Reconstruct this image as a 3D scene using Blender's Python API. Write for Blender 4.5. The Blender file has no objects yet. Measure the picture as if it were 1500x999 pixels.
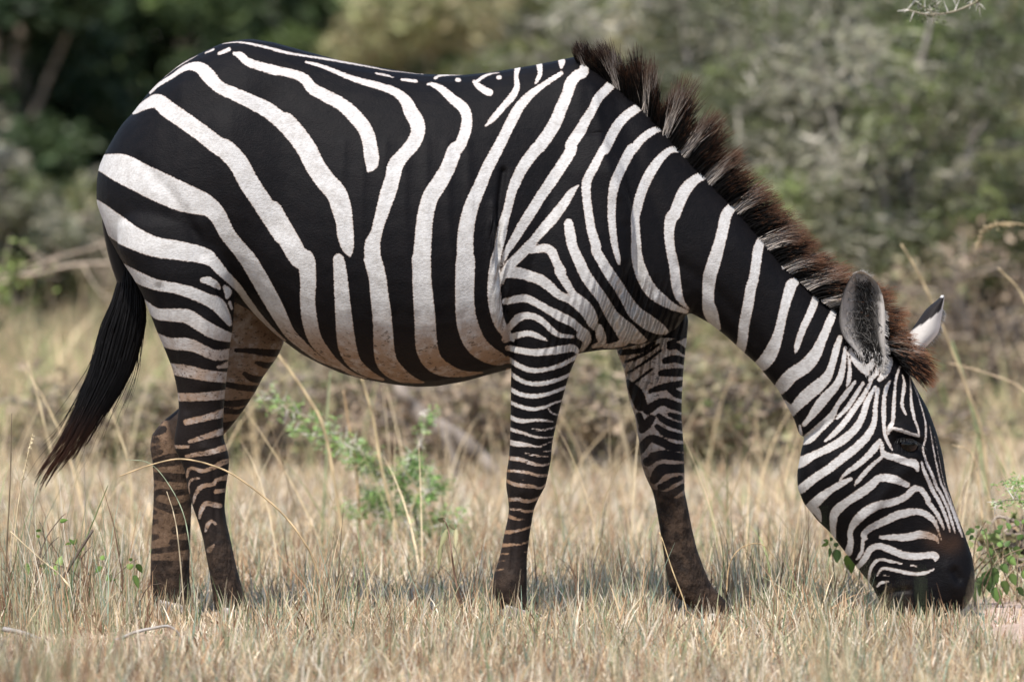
import bpy, math, random
import numpy as np
from mathutils import Vector, Matrix
R = math.radians
rng = np.random.default_rng(7)
random.seed(7)
scene = bpy.context.scene
COL = scene.collection

# ------------------------------------------------------------------ camera, world, sun, exposure
S = 2.448 / 1500.0            # metres per photo pixel on the plane y = 0 (the zebra's mid plane)
DIST, CAMH, MIDZ = 20.4, 1.30, (900 - 499.5) * 2.448 / 1500.0
PITCH = math.atan2(CAMH - MIDZ, DIST)
cam = bpy.data.cameras.new('camera'); camo = bpy.data.objects.new('camera', cam); COL.objects.link(camo)
camo.location = (0, -DIST, CAMH); camo.rotation_euler = (R(90) - PITCH, 0, 0)
cam.sensor_width = 36.0; cam.lens = 300.0 / math.cos(PITCH); cam.clip_start = 0.5; cam.clip_end = 3000
cam.dof.use_dof = True; cam.dof.focus_distance = 20.0; cam.dof.aperture_fstop = 4.2
scene.camera = camo

SUN_EL, SUN_AZ = 60.0, 205.0     # azimuth: compass-like, 180 = from the camera's side (south), >180 = from the left
world = bpy.data.worlds.new('World'); scene.world = world; world.use_nodes = True
wn = world.node_tree; bg = wn.nodes['Background']
sky = wn.nodes.new('ShaderNodeTexSky'); sky.sky_type = 'NISHITA'; sky.sun_disc = False
sky.sun_elevation = R(SUN_EL); sky.sun_rotation = R(SUN_AZ)
wn.links.new(sky.outputs['Color'], bg.inputs['Color']); bg.inputs['Strength'].default_value = 0.125
sd = Vector((math.sin(R(SUN_AZ)) * math.cos(R(SUN_EL)), math.cos(R(SUN_AZ)) * math.cos(R(SUN_EL)), math.sin(R(SUN_EL))))
sl = bpy.data.lights.new('sun', 'SUN'); sl.energy = 4.1; sl.angle = R(2.0); sl.color = (1.0, 0.945, 0.875)
so = bpy.data.objects.new('sun', sl); COL.objects.link(so); so.rotation_euler = sd.to_track_quat('Z', 'Y').to_euler()
so.location = (0, 0, 30)
vs = scene.view_settings
vs.view_transform = 'Standard'; vs.look = 'None'; vs.gamma = 1.0; vs.use_curve_mapping = False; vs.exposure = 0.85
scene.cycles.max_bounces = 6; scene.cycles.transparent_max_bounces = 4
scene.cycles.use_denoising = True

_cp, _sp = math.cos(PITCH), math.sin(PITCH)
def W(px, py, Y=0.0):
    """the point at depth plane y = Y that a photo pixel falls on (used to size the animal from its side view)"""
    px = np.asarray(px, float); py = np.asarray(py, float); Y = np.asarray(Y, float)
    f = DIST / _cp / S
    a = (px - 750) / f; b = (499.5 - py) / f
    dy = _cp + b * _sp; dz = -_sp + b * _cp
    t = (Y + DIST) / dy
    return np.stack(np.broadcast_arrays(a * t, Y + 0 * t, CAMH + dz * t), -1)
def gy(py):
    """depth at which flat ground lies at photo row py"""
    f = DIST / _cp / S; b = (499.5 - py) / f
    return CAMH * (_cp + b * _sp) / (_sp - b * _cp) - DIST

# ------------------------------------------------------------------ helpers
def tag(o, label=None, cat=None, group=None, kind=None):
    if label: o['label'] = label
    if cat: o['category'] = cat
    if group: o['group'] = group
    if kind: o['kind'] = kind
    return o
def link(name, me, mat=None, parent=None):
    o = bpy.data.objects.new(name, me); COL.objects.link(o)
    if mat: me.materials.append(mat)
    if parent: o.parent = parent
    return o
def empty(name, loc=(0, 0, 0), rz=0.0):
    o = bpy.data.objects.new(name, None); COL.objects.link(o); o.location = loc; o.rotation_euler = (0, 0, rz)
    o.empty_display_size = 0.1
    return o
def fast_mesh(name, V, Q=None, T=None, col=None, smooth=True):
    V = np.asarray(V, np.float32); me = bpy.data.meshes.new(name)
    me.vertices.add(len(V)); me.vertices.foreach_set('co', V.ravel())
    Q = np.zeros((0, 4), np.int32) if Q is None else np.asarray(Q, np.int32).reshape(-1, 4)
    T = np.zeros((0, 3), np.int32) if T is None else np.asarray(T, np.int32).reshape(-1, 3)
    nl = Q.size + T.size
    me.loops.add(nl); me.loops.foreach_set('vertex_index', np.concatenate([Q.ravel(), T.ravel()]))
    st = np.concatenate([np.arange(len(Q)) * 4, Q.size + np.arange(len(T)) * 3]).astype(np.int32)
    me.polygons.add(len(st)); me.polygons.foreach_set('loop_start', st)
    me.polygons.foreach_set('use_smooth', np.full(len(st), smooth))
    me.update(calc_edges=True); me.validate()
    if col is not None: add_col(me, col)
    return me
def add_col(me, col, name='Col'):
    a = me.attributes.new(name, 'FLOAT_COLOR', 'POINT')
    c = np.ones((len(me.vertices), 4), np.float32); c[:, :3] = col
    a.data.foreach_set('color', c.ravel())
def add_float(me, name, v):
    a = me.attributes.new(name, 'FLOAT', 'POINT'); a.data.foreach_set('value', np.asarray(v, np.float32))

class MB:
    """collects geometry of ONE mesh"""
    def __init__(s): s.V = []; s.Q = []; s.T = []; s.C = []; s.n = 0
    def add(s, V, Q=None, T=None, col=(1, 1, 1)):
        V = np.asarray(V, float).reshape(-1, 3); c = np.asarray(col, float)
        if c.ndim == 1: c = np.tile(c, (len(V), 1))
        s.V.append(V); s.C.append(c)
        if Q is not None and len(Q): s.Q.append(np.asarray(Q).reshape(-1, 4) + s.n)
        if T is not None and len(T): s.T.append(np.asarray(T).reshape(-1, 3) + s.n)
        s.n += len(V)
    def rings(s, rings, cap=True, col=(1, 1, 1)):
        rings = np.asarray(rings, float); m, k, _ = rings.shape
        i = np.arange(m - 1)[:, None] * k; j = np.arange(k)[None]; j2 = (j + 1) % k
        Q = np.stack([i + j, i + j2, i + k + j2, i + k + j], -1).reshape(-1, 4)
        V = rings.reshape(-1, 3); T = []
        if cap:
            V = np.vstack([V, rings[0].mean(0), rings[-1].mean(0)]); a = m * k
            jj = np.arange(k); T = np.vstack([np.stack([np.full(k, a), (jj + 1) % k, jj], -1),
                                              np.stack([np.full(k, a + 1), (m - 1) * k + jj, (m - 1) * k + (jj + 1) % k], -1)])
        c = np.asarray(col, float)
        if c.ndim == 2:
            c = np.vstack([np.repeat(c, k, 0), c[0], c[-1]]) if cap else np.repeat(c, k, 0)
        s.add(V, Q, T, c)
    def tube(s, pts, rad, k=6, col=(1, 1, 1), cap=True):
        pts = np.asarray(pts, float); n = len(pts); rad = np.broadcast_to(np.asarray(rad, float), (n,))
        t = np.gradient(pts, axis=0); t /= np.linalg.norm(t, axis=1)[:, None] + 1e-9
        up = np.array([0, 0, 1.0]) if abs(t[:, 2]).mean() < 0.8 else np.array([0, 1.0, 0])
        u = np.cross(t, up); u /= np.linalg.norm(u, axis=1)[:, None] + 1e-9; v = np.cross(t, u)
        a = np.arange(k) / k * 2 * np.pi
        s.rings(pts[:, None] + rad[:, None, None] * (u[:, None] * np.cos(a)[None, :, None] + v[:, None] * np.sin(a)[None, :, None]), cap, col)
    def build(s, name, mat=None, parent=None, smooth=True):
        me = fast_mesh(name, np.vstack(s.V), np.vstack(s.Q) if s.Q else None, np.vstack(s.T) if s.T else None, np.vstack(s.C), smooth)
        return link(name, me, mat, parent)

def catmull(P, n=6):
    P = np.asarray(P, float)
    if len(P) < 3: return np.array([P[0] + (P[-1] - P[0]) * t for t in np.linspace(0, 1, n + 1)])
    E = np.vstack([2 * P[0] - P[1], P, 2 * P[-1] - P[-2]]); out = []
    for i in range(1, len(E) - 2):
        p0, p1, p2, p3 = E[i - 1:i + 3]
        t = np.linspace(0, 1, n, endpoint=False)[:, None]
        out.append(.5 * (2 * p1 + (p2 - p0) * t + (2 * p0 - 5 * p1 + 4 * p2 - p3) * t ** 2 + (3 * p1 - p0 - 3 * p2 + p3) * t ** 3))
    return np.vstack(out + [P[-1:]])

class NT:
    """small node-tree writer"""
    def __init__(s, name):
        s.m = bpy.data.materials.new(name); s.m.use_nodes = True; s.t = s.m.node_tree
        s.b = s.t.nodes['Principled BSDF']; s.out = s.t.nodes['Material Output']
    def n(s, ty, **k):
        x = s.t.nodes.new(ty)
        for a, v in k.items():
            if a in x.inputs: x.inputs[a].default_value = v
            else: setattr(x, a, v)
        return x
    def l(s, a, b): s.t.links.new(a, b)
    def attr(s, name, out='Fac'):
        return s.n('ShaderNodeAttribute', attribute_name=name).outputs[out]
    def noise(s, scale, detail=3, rough=.55, vec=None, stretch=None):
        x = s.n('ShaderNodeTexNoise'); x.inputs['Scale'].default_value = scale
        x.inputs['Detail'].default_value = detail; x.inputs['Roughness'].default_value = rough
        co = vec or s.n('ShaderNodeTexCoord').outputs['Object']
        if stretch:
            mp = s.n('ShaderNodeMapping'); mp.inputs['Scale'].default_value = stretch; s.l(co, mp.inputs['Vector']); co = mp.outputs[0]
        s.l(co, x.inputs['Vector']); return x.outputs['Fac']
    def math(s, op, a, b=None, c=None, clamp=False):
        x = s.n('ShaderNodeMath', operation=op); x.use_clamp = clamp
        for i, v in enumerate((a, b, c)):
            if v is None: continue
            if isinstance(v, (int, float)): x.inputs[i].default_value = v
            else: s.l(v, x.inputs[i])
        return x.outputs[0]
    def ramp(s, v, a, b, c=0.0, d=1.0, smooth=True):
        x = s.n('ShaderNodeMapRange'); x.interpolation_type = 'SMOOTHSTEP' if smooth else 'LINEAR'
        s.l(v, x.inputs[0])
        for i, q in enumerate((a, b, c, d)): x.inputs[i + 1].default_value = q
        return x.outputs[0]
    def mix(s, f, a, b, mode='MIX'):
        x = s.n('ShaderNodeMix', data_type='RGBA', blend_type=mode)
        for sock, v in ((x.inputs[0], f), (x.inputs[6], a), (x.inputs[7], b)):
            if isinstance(v, (int, float)): sock.default_value = v
            elif isinstance(v, tuple): sock.default_value = (*v, 1) if len(v) == 3 else v
            else: s.l(v, sock)
        return x.outputs[2]
    def bump(s, h, strength, dist):
        x = s.n('ShaderNodeBump'); x.inputs['Strength'].default_value = strength; x.inputs['Distance'].default_value = dist
        s.l(h, x.inputs['Height']); s.l(x.outputs[0], s.b.inputs['Normal']); return x

def leafy(name, rough=.6, trans=.3, var=.25, spec=.2):
    """plant matter: the colour of each leaf or blade is stored on it, light passes through thin leaves"""
    m = NT(name); c = m.attr('Col', 'Color')
    nz = m.noise(14, 2); c = m.mix(m.ramp(nz, .3, .7), c, m.mix(1.0, c, (1 - var, 1 - var, 1 - var), 'MULTIPLY'))
    m.l(c, m.b.inputs['Base Color']); m.b.inputs['Roughness'].default_value = rough
    m.b.inputs['Specular IOR Level'].default_value = spec
    if trans:
        tr = m.n('ShaderNodeBsdfTranslucent'); m.l(c, tr.inputs['Color'])
        mx = m.n('ShaderNodeMixShader'); mx.inputs[0].default_value = trans
        m.l(m.b.outputs[0], mx.inputs[1]); m.l(tr.outputs[0], mx.inputs[2]); m.l(mx.outputs[0], m.out.inputs[0])
    return m.m

# ------------------------------------------------------------------ the zebra
# coat pattern of the animal's right side (mirrored on its left): white bands as centre lines "x,y,width",
# read in patches of the side view (origin and scale of each patch below)
PATCH = dict(A=(130, 40), B=(400, 40), C=(670, 60), D=(130, 220), E=(400, 220), F=(670, 220), G=(180, 380), H=(440, 380),
             I=(690, 360), J=(870, 140), K=(870, 320), L=(1050, 240), M=(1050, 420), N=(1150, 560), O=(1150, 720),
             P=(690, 480), Q=(690, 660), X=(860, 480), Y=(860, 660), b=(180, 520), c=(180, 640), d=(180, 760))
WHITE = """
A 785,208,8 700,255,15 610,310,14 540,370,8
A 960,122,10 1100,112,18 1250,140,25 1400,175,25 B 0,165,28 100,190,25 250,215,22 400,238,22 550,265,20 700,292,16 830,318,12 950,332,10 1100,346,9
A 845,190,18 905,165,22
A 950,195,30 1020,165,38
A 440,480,30 500,425,35 600,365,40 700,300,50 775,290,75 830,310,95 880,360,110 960,440,95 1070,490,100 1200,550,110 1320,610,120 1420,690,125 B 100,700,150 190,800,150 260,900,150 E 260,0,150 320,120,150 400,230,150 470,310,155 510,420,150 530,520,130 540,620,125 555,700,95 570,760,30
A 320,620,50 420,565,80 500,545,115 580,600,130 700,680,130 830,770,130 950,860,135 D 1020,0,150 1110,100,150 1180,230,150 1260,350,150 1350,490,150 1430,610,150 E 0,440,155 60,540,155 130,660,155 200,780,150 H 50,0,140 65,150,125 60,300,118 75,450,120 110,580,110 180,680,90 260,760,60 380,845,35 480,878,15
D 30,90,150 90,100,135 240,135,215 390,205,220 520,265,225 680,335,215 800,375,190 890,410,150 960,480,130 1020,600,120 1105,710,120 G 925,0,130 985,100,135 1050,220,135 1110,330,130 1160,430,115 1220,540,95 1300,620,80 1380,690,65 1450,740,50 H 300,810,18
D 40,440,150 90,480,175 210,570,195 340,640,172 490,700,155 680,730,145 850,765,125 920,810,95 980,880,80 G 730,80,75 840,200,62 900,290,60 970,390,55 1050,480,42 1130,560,32 1180,600,22
D 230,850,30 G 30,70,60 110,125,95 240,175,90 400,205,85 520,240,95 620,285,95 700,325,110 750,400,80 785,470,40
G 595,145,48 640,150,66 690,180,56 715,210,20
G 752,195,35 775,235,60 768,275,30
G 785,310,30 800,360,26
G 160,320,60 250,390,90 350,400,100 480,410,110 580,470,110 680,530,105 800,575,70
G 240,570,80 350,610,92 480,615,100 580,650,85 680,695,85 800,690,85
G 330,790,80 360,800,90 480,815,100 600,840,90 770,865,85
G 700,785,30 770,770,55
b 490,385,85 700,378,85 940,360,95
b 580,612,65 720,580,65 930,528,90
b 615,788,45 750,745,55 920,697,75
b 470,840,36 540,840,42 600,835,35
b 580,928,40 680,905,50 780,890,55 930,850,65
c 580,370,30 600,300,40 650,285,40 720,310,45 800,290,45 900,240,60 960,220,50
c 605,520,22 600,440,25 630,390,30 700,375,25
c 640,610,25 660,530,40 710,460,50 770,440,45 830,430,45 860,390,40 950,375,60
c 850,500,50 935,490,40
c 695,740,36 720,660,50 760,605,50 830,620,55 890,630,45
c 755,860,34 775,800,46 810,770,36 850,800,28
d 785,290,60 830,240,30
A 1060,195,30 1110,210,60 1160,255,65 1260,290,70 1370,320,80 B 0,315,70 130,340,70 230,380,80 290,450,90 400,510,95 510,570,100 590,640,110 660,720,110 700,800,110 720,900,110 E 720,0,115 730,80,108 720,120,70 700,155,20
B 240,258,25 330,280,32 450,325,38 560,370,45 690,410,55 800,440,60 900,480,70 970,540,90 1010,620,110 1055,700,115 1060,780,110 1020,860,110 E 960,30,105 900,110,120 880,200,115 850,300,120 820,400,110 790,500,95 765,590,90 735,680,120 735,780,125 H 540,0,135 570,120,135 585,250,140 600,380,145 610,520,150 615,650,160 640,760,160 720,840,130 820,885,60 900,905,20
E 480,780,50 H 290,0,90 305,150,110 315,300,120 325,430,130 335,550,140 350,650,140 400,760,110 500,840,70 600,885,30
B 750,340,20 830,355,22 880,372,12
B 940,385,25 1045,398,30
B 1130,420,22 1160,420,35 1230,455,60 1310,525,75 1390,590,85 1418,660,85 1410,750,90 1370,860,90 E 1330,0,110 1280,130,115 1210,250,125 1150,350,125 1115,500,125 1105,620,130 1095,750,135 H 890,0,145 895,150,145 905,300,155 915,430,160 920,550,165 930,650,165 970,740,150 1050,800,120 1180,838,60 1330,835,20
C 120,300,30 150,330,50 200,365,60 235,380,60
C 140,300,30 190,265,30 240,245,20 310,235,10
C 300,270,40 308,270,40
B 1185,375,30 1230,355,22 1390,350,9
B 1345,388,36 1360,390,36
B 1475,400,30 1490,430,40
C 205,625,18 260,570,50 330,490,55 400,410,60 435,340,50 430,260,40 440,200,50
C 760,240,40 690,285,45 600,345,50 520,410,70 450,490,80 400,580,85 350,680,85 290,800,90 F 290,0,92 220,130,95 170,250,100 110,390,110 75,520,120 60,650,125 60,800,130 H 1210,0,145 1205,150,145 1205,300,145 1215,420,155 1240,520,165 1290,620,160 1370,690,140 1450,730,110 I 220,840,70 300,850,40
C 600,180,50 605,240,40 585,290,35 570,315,18
C 765,155,60 760,205,22
C 890,110,30 930,170,60 920,230,85 870,260,85 830,310,92 800,400,90 760,490,95 720,590,100 660,690,100 600,770,100 F 570,0,95 480,120,90 430,220,85 395,310,75 370,420,70 340,520,75 320,620,80 300,720,70 I 180,100,80 170,220,95 170,340,105 180,450,100 210,560,90 260,640,70 310,690,30
C 1130,230,50 1140,300,75 1090,360,75 1030,420,75 990,500,70 940,580,80 890,670,90 830,760,90 F 830,0,90 770,100,90 690,220,90 620,320,85 550,430,85 480,540,80 420,640,70 370,720,55 340,790,35 320,840,15
C 1390,380,40 1380,440,60 1340,480,70 1250,540,75 1180,610,80 1130,690,80 1080,790,80 F 1060,0,65 1010,100,70 960,190,75 940,260,75 945,360,70 960,480,70 980,590,75 1010,690,80 I 910,30,75 950,100,80 1010,200,85 1080,300,85 1140,400,90 1200,490,110 1290,560,120 1370,610,100 1430,640,50
F 880,260,20 830,310,60 770,400,75 700,490,85 630,570,80 570,640,70 520,700,80 450,770,80 390,830,80 345,890,60 325,960,40
F 540,725,60 640,712,70 690,740,75 720,810,70 760,880,75 I 640,180,70 690,260,70 740,340,60 790,390,80 850,440,70 890,520,75 905,600,55
F 340,900,60 430,890,90 520,910,80 I 420,215,85 500,240,85 570,290,80 640,350,70 720,390,60 790,440,70 840,500,60 880,570,60
I 225,230,40 250,190,60 320,195,70 400,210,70
F 810,530,72 825,620,85 I 740,0,80 780,90,85 830,200,90 890,290,90 950,370,85 990,440,90 1030,510,100 1080,570,120 1150,640,140 1230,690,90 1285,700,25
I 800,650,70 850,690,70 830,740,50 810,770,40
I 935,600,60 950,660,80 960,720,60 900,745,40
I 1090,650,60 1130,700,80 1060,735,50 980,745,40
J 600,150,30 560,220,40 520,242,45 470,250,50 C 1420,670,62 1350,720,65 1290,790,70 F 1270,0,82 1200,130,80 1150,240,80 1130,350,70 1125,480,65 1135,600,60 1150,700,55 1170,780,45 1180,825,30
J 700,350,40 640,395,50 570,400,55 500,450,65 430,540,80 380,630,80 340,730,80 310,850,75 K 300,0,70 305,120,75 310,250,85 330,350,95 370,450,100 420,530,100 490,590,90 580,650,60 680,690,40
J 900,540,50 850,580,58 760,610,75 680,680,95 630,770,95 590,870,95 K 565,0,95 550,100,80 560,220,75 585,340,80 600,460,80 620,560,70 650,620,45 700,670,15
J 1100,740,60 1040,800,70 990,850,85 K 965,0,90 940,110,90 910,220,95 880,320,105 850,420,105 840,520,95 840,620,95 860,700,110 910,810,60
L 420,500,60 350,545,65 310,620,80 290,740,80 270,860,80 M 255,0,85 230,150,85 205,280,85 195,400,80 180,480,80
L 495,770,28 500,730,45 540,695,42
L 670,800,45 625,830,52 570,880,75 M 550,0,90 510,120,80 480,240,75 455,350,80 420,450,100 380,530,110 330,590,100 290,620,80
M 830,0,40 770,30,50 740,80,60 700,180,65 650,280,60 610,380,55 590,450,45 580,490,15
M 890,140,36 850,230,65 800,340,70 760,430,80 720,510,100 650,590,110 560,650,110 500,720,110 460,780,80
M 910,380,45 880,470,60 845,590,60 810,670,80 740,740,100 650,820,100 590,890,80 560,940,60
M 510,860,40 560,910,55
M 950,450,30 940,520,40 920,640,55 880,730,65 800,820,80 740,900,75 N 190,270,62 150,320,50
N 120,330,30 130,400,40
M 965,480,15 980,580,30 975,680,40 960,735,22
N 520,5,36 440,110,60 390,180,50 340,270,80 260,350,90 190,420,100 130,460,60
N 580,15,40 520,110,50 460,200,50 400,260,40 380,282,18
N 640,5,35 580,110,55 510,210,60 460,280,60 410,340,60 350,400,50 300,440,25
N 670,40,36 610,150,60 570,270,70 510,360,80 430,430,85 330,490,80 230,540,75 130,600,100 70,640,70
N 690,60,42 670,180,50 660,300,60 610,400,80 520,490,85 430,560,90 330,640,85 230,710,85 140,790,90 100,830,70
N 780,0,26 745,80,45 725,200,35 730,300,40 740,390,40 770,460,38 795,510,18
N 705,425,30 670,480,70 610,550,65 540,610,60 470,660,50 410,715,25
N 715,450,36 730,530,60 820,560,75 900,590,75 960,605,80 982,660,30
N 720,550,40 650,610,45 590,670,50 540,730,45 515,765,22
N 490,715,42 420,750,68 340,800,70 280,850,90 220,910,100 180,940,60
O 190,140,80 240,160,75 265,210,45 278,240,20
N 905,760,60 800,715,85 700,710,80 640,760,90 560,820,95 470,880,85 O 400,140,88 370,190,80 365,260,65 370,330,50 385,370,20
N 1000,790,50 950,795,70 890,850,70 790,890,80 690,910,88 O 600,160,90 530,230,80 490,310,55 495,390,60 480,470,70
N 960,780,50 1010,800,58 1060,870,58 O 1060,90,48 1110,150,45 1150,220,40 1180,290,25
O 600,360,45 590,330,60 640,280,65 740,230,75 850,180,80 980,160,62 1060,190,60 1110,240,45 1140,310,25 1165,380,18
O 585,370,36 578,450,38 560,490,38 540,520,22
O 710,350,35 800,350,60 900,350,75 1000,330,75 1070,340,65 1120,360,50 1140,395,20
O 545,585,45 600,510,60 640,440,60 700,415,60 780,440,70 880,480,70 980,490,68 1080,480,66 1120,490,66 1115,525,22
O 630,680,28 640,600,33 670,540,38 720,515,33 790,530,33 870,545,18
O 935,557,22 975,565,24
O 690,640,20 710,600,28 750,580,34 850,600,38 960,620,38 1050,610,36 1105,585,20
O 690,720,22 720,690,33 770,680,22
O 720,630,18 780,635,14
N 820,0,28 815,80,33 810,200,30 800,290,40 770,345,48 765,385,26
N 800,345,36 860,360,42 930,385,38 990,402,34
N 885,0,28 875,90,38 865,170,34 880,220,28 895,245,14
N 935,30,20 935,180,28 960,280,30 985,350,28 992,400,22
N 960,40,12 1000,150,17 1035,270,22 1045,350,26 1040,430,26 1022,500,26 1050,600,32 1095,700,36 1128,790,36 O 1145,10,32 1200,120,32 1240,240,32 1265,320,18
N 1010,590,24 1030,660,38 1066,740,44 1092,800,46 O 1102,20,42 1150,100,38 1200,220,36 1225,310,22
N 1075,330,12 1098,480,20 1126,620,22 1158,750,28 O 1182,0,28 1240,140,32 1290,270,36 1320,350,24
N 1112,400,8 1140,550,11 1166,680,12 1196,790,14 O 1225,60,14 1262,160,16 1296,240,16
M 1200,690,40 1250,630,60 1280,570,48 1288,535,26
M 1190,580,36 1180,640,38 1130,690,36
M 1235,990,33 1235,820,35 1250,740,30 1280,700,14
M 1295,970,30 1310,780,26 1330,660,26 1355,600,22
M 1375,660,18 1390,740,24 1370,830,28 1370,890,33 1395,945,18
M 1430,640,14 1435,780,20 1440,880,28 1460,980,28
M 1470,720,10 1500,850,14
M 985,470,26 1010,540,40 1060,600,50 1110,640,48
M 990,460,20 1020,530,36 1070,590,56 1120,600,60 1170,540,46 1215,480,40
I 250,402,55 390,378,65 480,415,60 570,465,65 650,510,75 730,550,70 790,600,62 830,650,88 850,700,70
I 240,640,50 300,570,58 350,520,66 420,505,55 490,525,55 550,570,50 600,620,50 660,650,40 745,660,28
I 250,680,60 380,640,50 450,640,50 520,670,34 560,690,14
P 270,148,50 370,165,55 480,175,60 620,160,65 740,145,60 785,185,36
P 270,230,45 350,275,45 430,305,45 520,305,40 640,275,40 770,215,40
P 270,320,40 350,375,40 440,405,40 540,400,40 640,375,35 740,335,30
P 270,440,40 350,480,40 450,497,40 560,480,35 710,430,30
P 270,540,35 380,580,35 470,590,35 560,570,28 600,550,24 680,530,20
P 565,590,18 590,620,20 640,642,18
P 270,650,40 360,680,40 450,675,30 540,675,25 605,690,14
P 445,735,14 500,745,20 570,740,20 640,718,14
P 270,740,35 370,765,30 450,790,25 530,803,20 620,798,14
P 270,838,50 350,850,45 420,855,30 490,870,20 550,850,16 620,820,14
P 385,910,14 450,930,20 565,942,14
P 530,905,14 600,898,18
Q 250,52,35 300,58,38 370,64,38 440,90,33 510,105,25 600,98,20
Q 240,150,25 340,150,28 420,160,28 490,180,28 580,182,25
Q 375,213,11 422,221,9
Q 240,214,28 320,245,35 400,255,35 460,262,30 510,275,25 570,230,14
Q 265,362,34 340,355,35 400,368,34 450,365,30 510,340,22
Q 285,430,22 350,432,25 400,445,28 470,443,24
Q 260,478,38 330,500,28 390,505,14
Q 230,602,34 300,595,33 370,580,24 450,555,24
Q 210,697,38 290,690,28 360,685,18 440,665,24
Q 200,762,18 270,755,18
Q 390,748,18 440,740,16
Q 185,822,14 260,800,13
Q 170,882,20 240,868,14
"""
BLACK_FAR_HIND = """
G 830,660,22 950,665,35 1060,680,45 1160,690,50
G 980,750,22 1050,775,40 1090,768,28
G 890,830,22 950,870,45 1030,882,40
G 740,905,30 850,930,40 1000,950,40
b 935,440,50 1040,440,55 1170,428,50
b 935,500,50 1040,520,40 1120,498,40
b 900,655,70 980,640,60 1040,615,30
b 400,540,110 440,490,130 500,420,130
b 270,635,45 340,610,40
b 290,700,80 370,680,60
b 240,780,40 310,780,45
b 245,862,30 330,835,25
b 255,912,45 350,880,35
b 270,982,40 380,940,50 480,920,50
c 270,262,40 400,240,45 520,228,40
c 270,358,66 400,365,76 590,375,66
c 265,440,26 290,440,20
c 275,540,55 340,500,45 450,510,55 610,495,40
c 265,598,50 380,640,60 500,660,70 630,590,50
c 265,690,40 295,690,30
c 265,780,50 310,770,30
c 480,850,70 630,835,70
c 255,922,50 310,910,40
c 450,960,50 620,975,45
d 250,300,40 600,250,50
d 250,420,60 330,400,40
d 450,480,60 620,450,50
"""
BLACK_FAR_FORE = """
X 590,110,20 660,85,22 740,55,18
X 600,140,35 660,135,40 720,180,40
X 570,240,42 640,225,48 720,250,50
X 540,330,42 620,325,55 720,330,55
X 460,460,26 560,430,45 720,405,40
X 600,440,38 650,480,50 720,510,35
X 440,600,60 540,540,50 620,560,60 720,600,50
X 600,630,24 640,645,36 720,672,40
X 520,640,28 590,690,45 720,736,45
X 400,745,46 440,700,60 470,660,50
X 510,720,32 580,770,50 720,808,45
X 390,890,60 460,810,50 540,830,55 620,870,55 720,882,45
X 440,980,60 520,930,60 600,930,60 720,952,45
Y 480,40,56 560,30,50 720,55,45
Y 490,210,60 540,140,80 620,130,60 720,130,60
Y 620,220,46 680,200,36
Y 540,265,46 600,235,46
Y 490,310,46 580,330,60 700,265,40
Y 690,355,34 730,345,30
X 300,400,36 360,480,90 390,560,90
X 250,180,40 400,160,30 480,110,24
X 280,250,14 400,200,18 520,120,14
X 300,330,11 420,250,14 540,160,14
X 330,410,12 470,300,14
X 380,640,40 400,700,50
"""
def parse(txt):
    out = []
    for line in txt.strip().splitlines():
        pts = []
        for tok in line.split():
            if ',' not in tok:
                tok0 = tok; ox, oy = PATCH[tok]; k = 6.242 if tok in 'bcd' else 4.993
            else:
                x, y, w = map(float, tok.split(',')); pts.append((ox + x / k, oy + y / k, w / k * dict(N=.80, O=.87).get(tok0, 1)))
        out.append(catmull(pts, 5))
    return out
def band_dist(lines, x, y, lim=14.0):
    """signed distance (photo-pixel units) to the nearest band edge; negative inside a band"""
    d = np.full(len(x), lim)
    for L in lines:
        r = L[:, 2].max() / 2 + lim
        idx = np.where((x > L[:, 0].min() - r) & (x < L[:, 0].max() + r) & (y > L[:, 1].min() - r) & (y < L[:, 1].max() + r))[0]
        if not len(idx): continue
        px, py = x[idx], y[idx]; best = d[idx]
        for a, b in zip(L[:-1], L[1:]):
            e = b[:2] - a[:2]; q = (e @ e) + 1e-6
            t = np.clip(((px - a[0]) * e[0] + (py - a[1]) * e[1]) / q, 0, 1)
            dd = np.hypot(px - a[0] - t * e[0], py - a[1] - t * e[1]) - (a[2] + (b[2] - a[2]) * t) / 2
            best = np.minimum(best, dd)
        d[idx] = best
    return np.clip(d, -lim, lim)
def side(V, ypl=-0.15):
    """flat side-view coordinates of the animal (no perspective): pixel units of the pattern drawing"""
    o = W(750, 499.5, ypl); k = S * (DIST + ypl) / DIST
    return 750 + (V[:, 0] - o[0]) / k, 499.5 - (V[:, 2] - o[2]) / k
def near(x, y, pts, sig):
    d = np.full(len(x), 1e9); P = catmull(pts, 6)
    for a, b in zip(P[:-1], P[1:]):
        e = b - a; t = np.clip(((x - a[0]) * e[0] + (y - a[1]) * e[1]) / (e @ e + 1e-9), 0, 1)
        d = np.minimum(d, np.hypot(x - a[0] - t * e[0], y - a[1] - t * e[1]))
    return np.exp(-(d / sig) ** 2)
def sm(a, b, v): t = np.clip((v - a) / (b - a), 0, 1); return t * t * (3 - 2 * t)

body = MB(); K = 40
ang = np.arange(K) / K * 2 * np.pi
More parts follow.
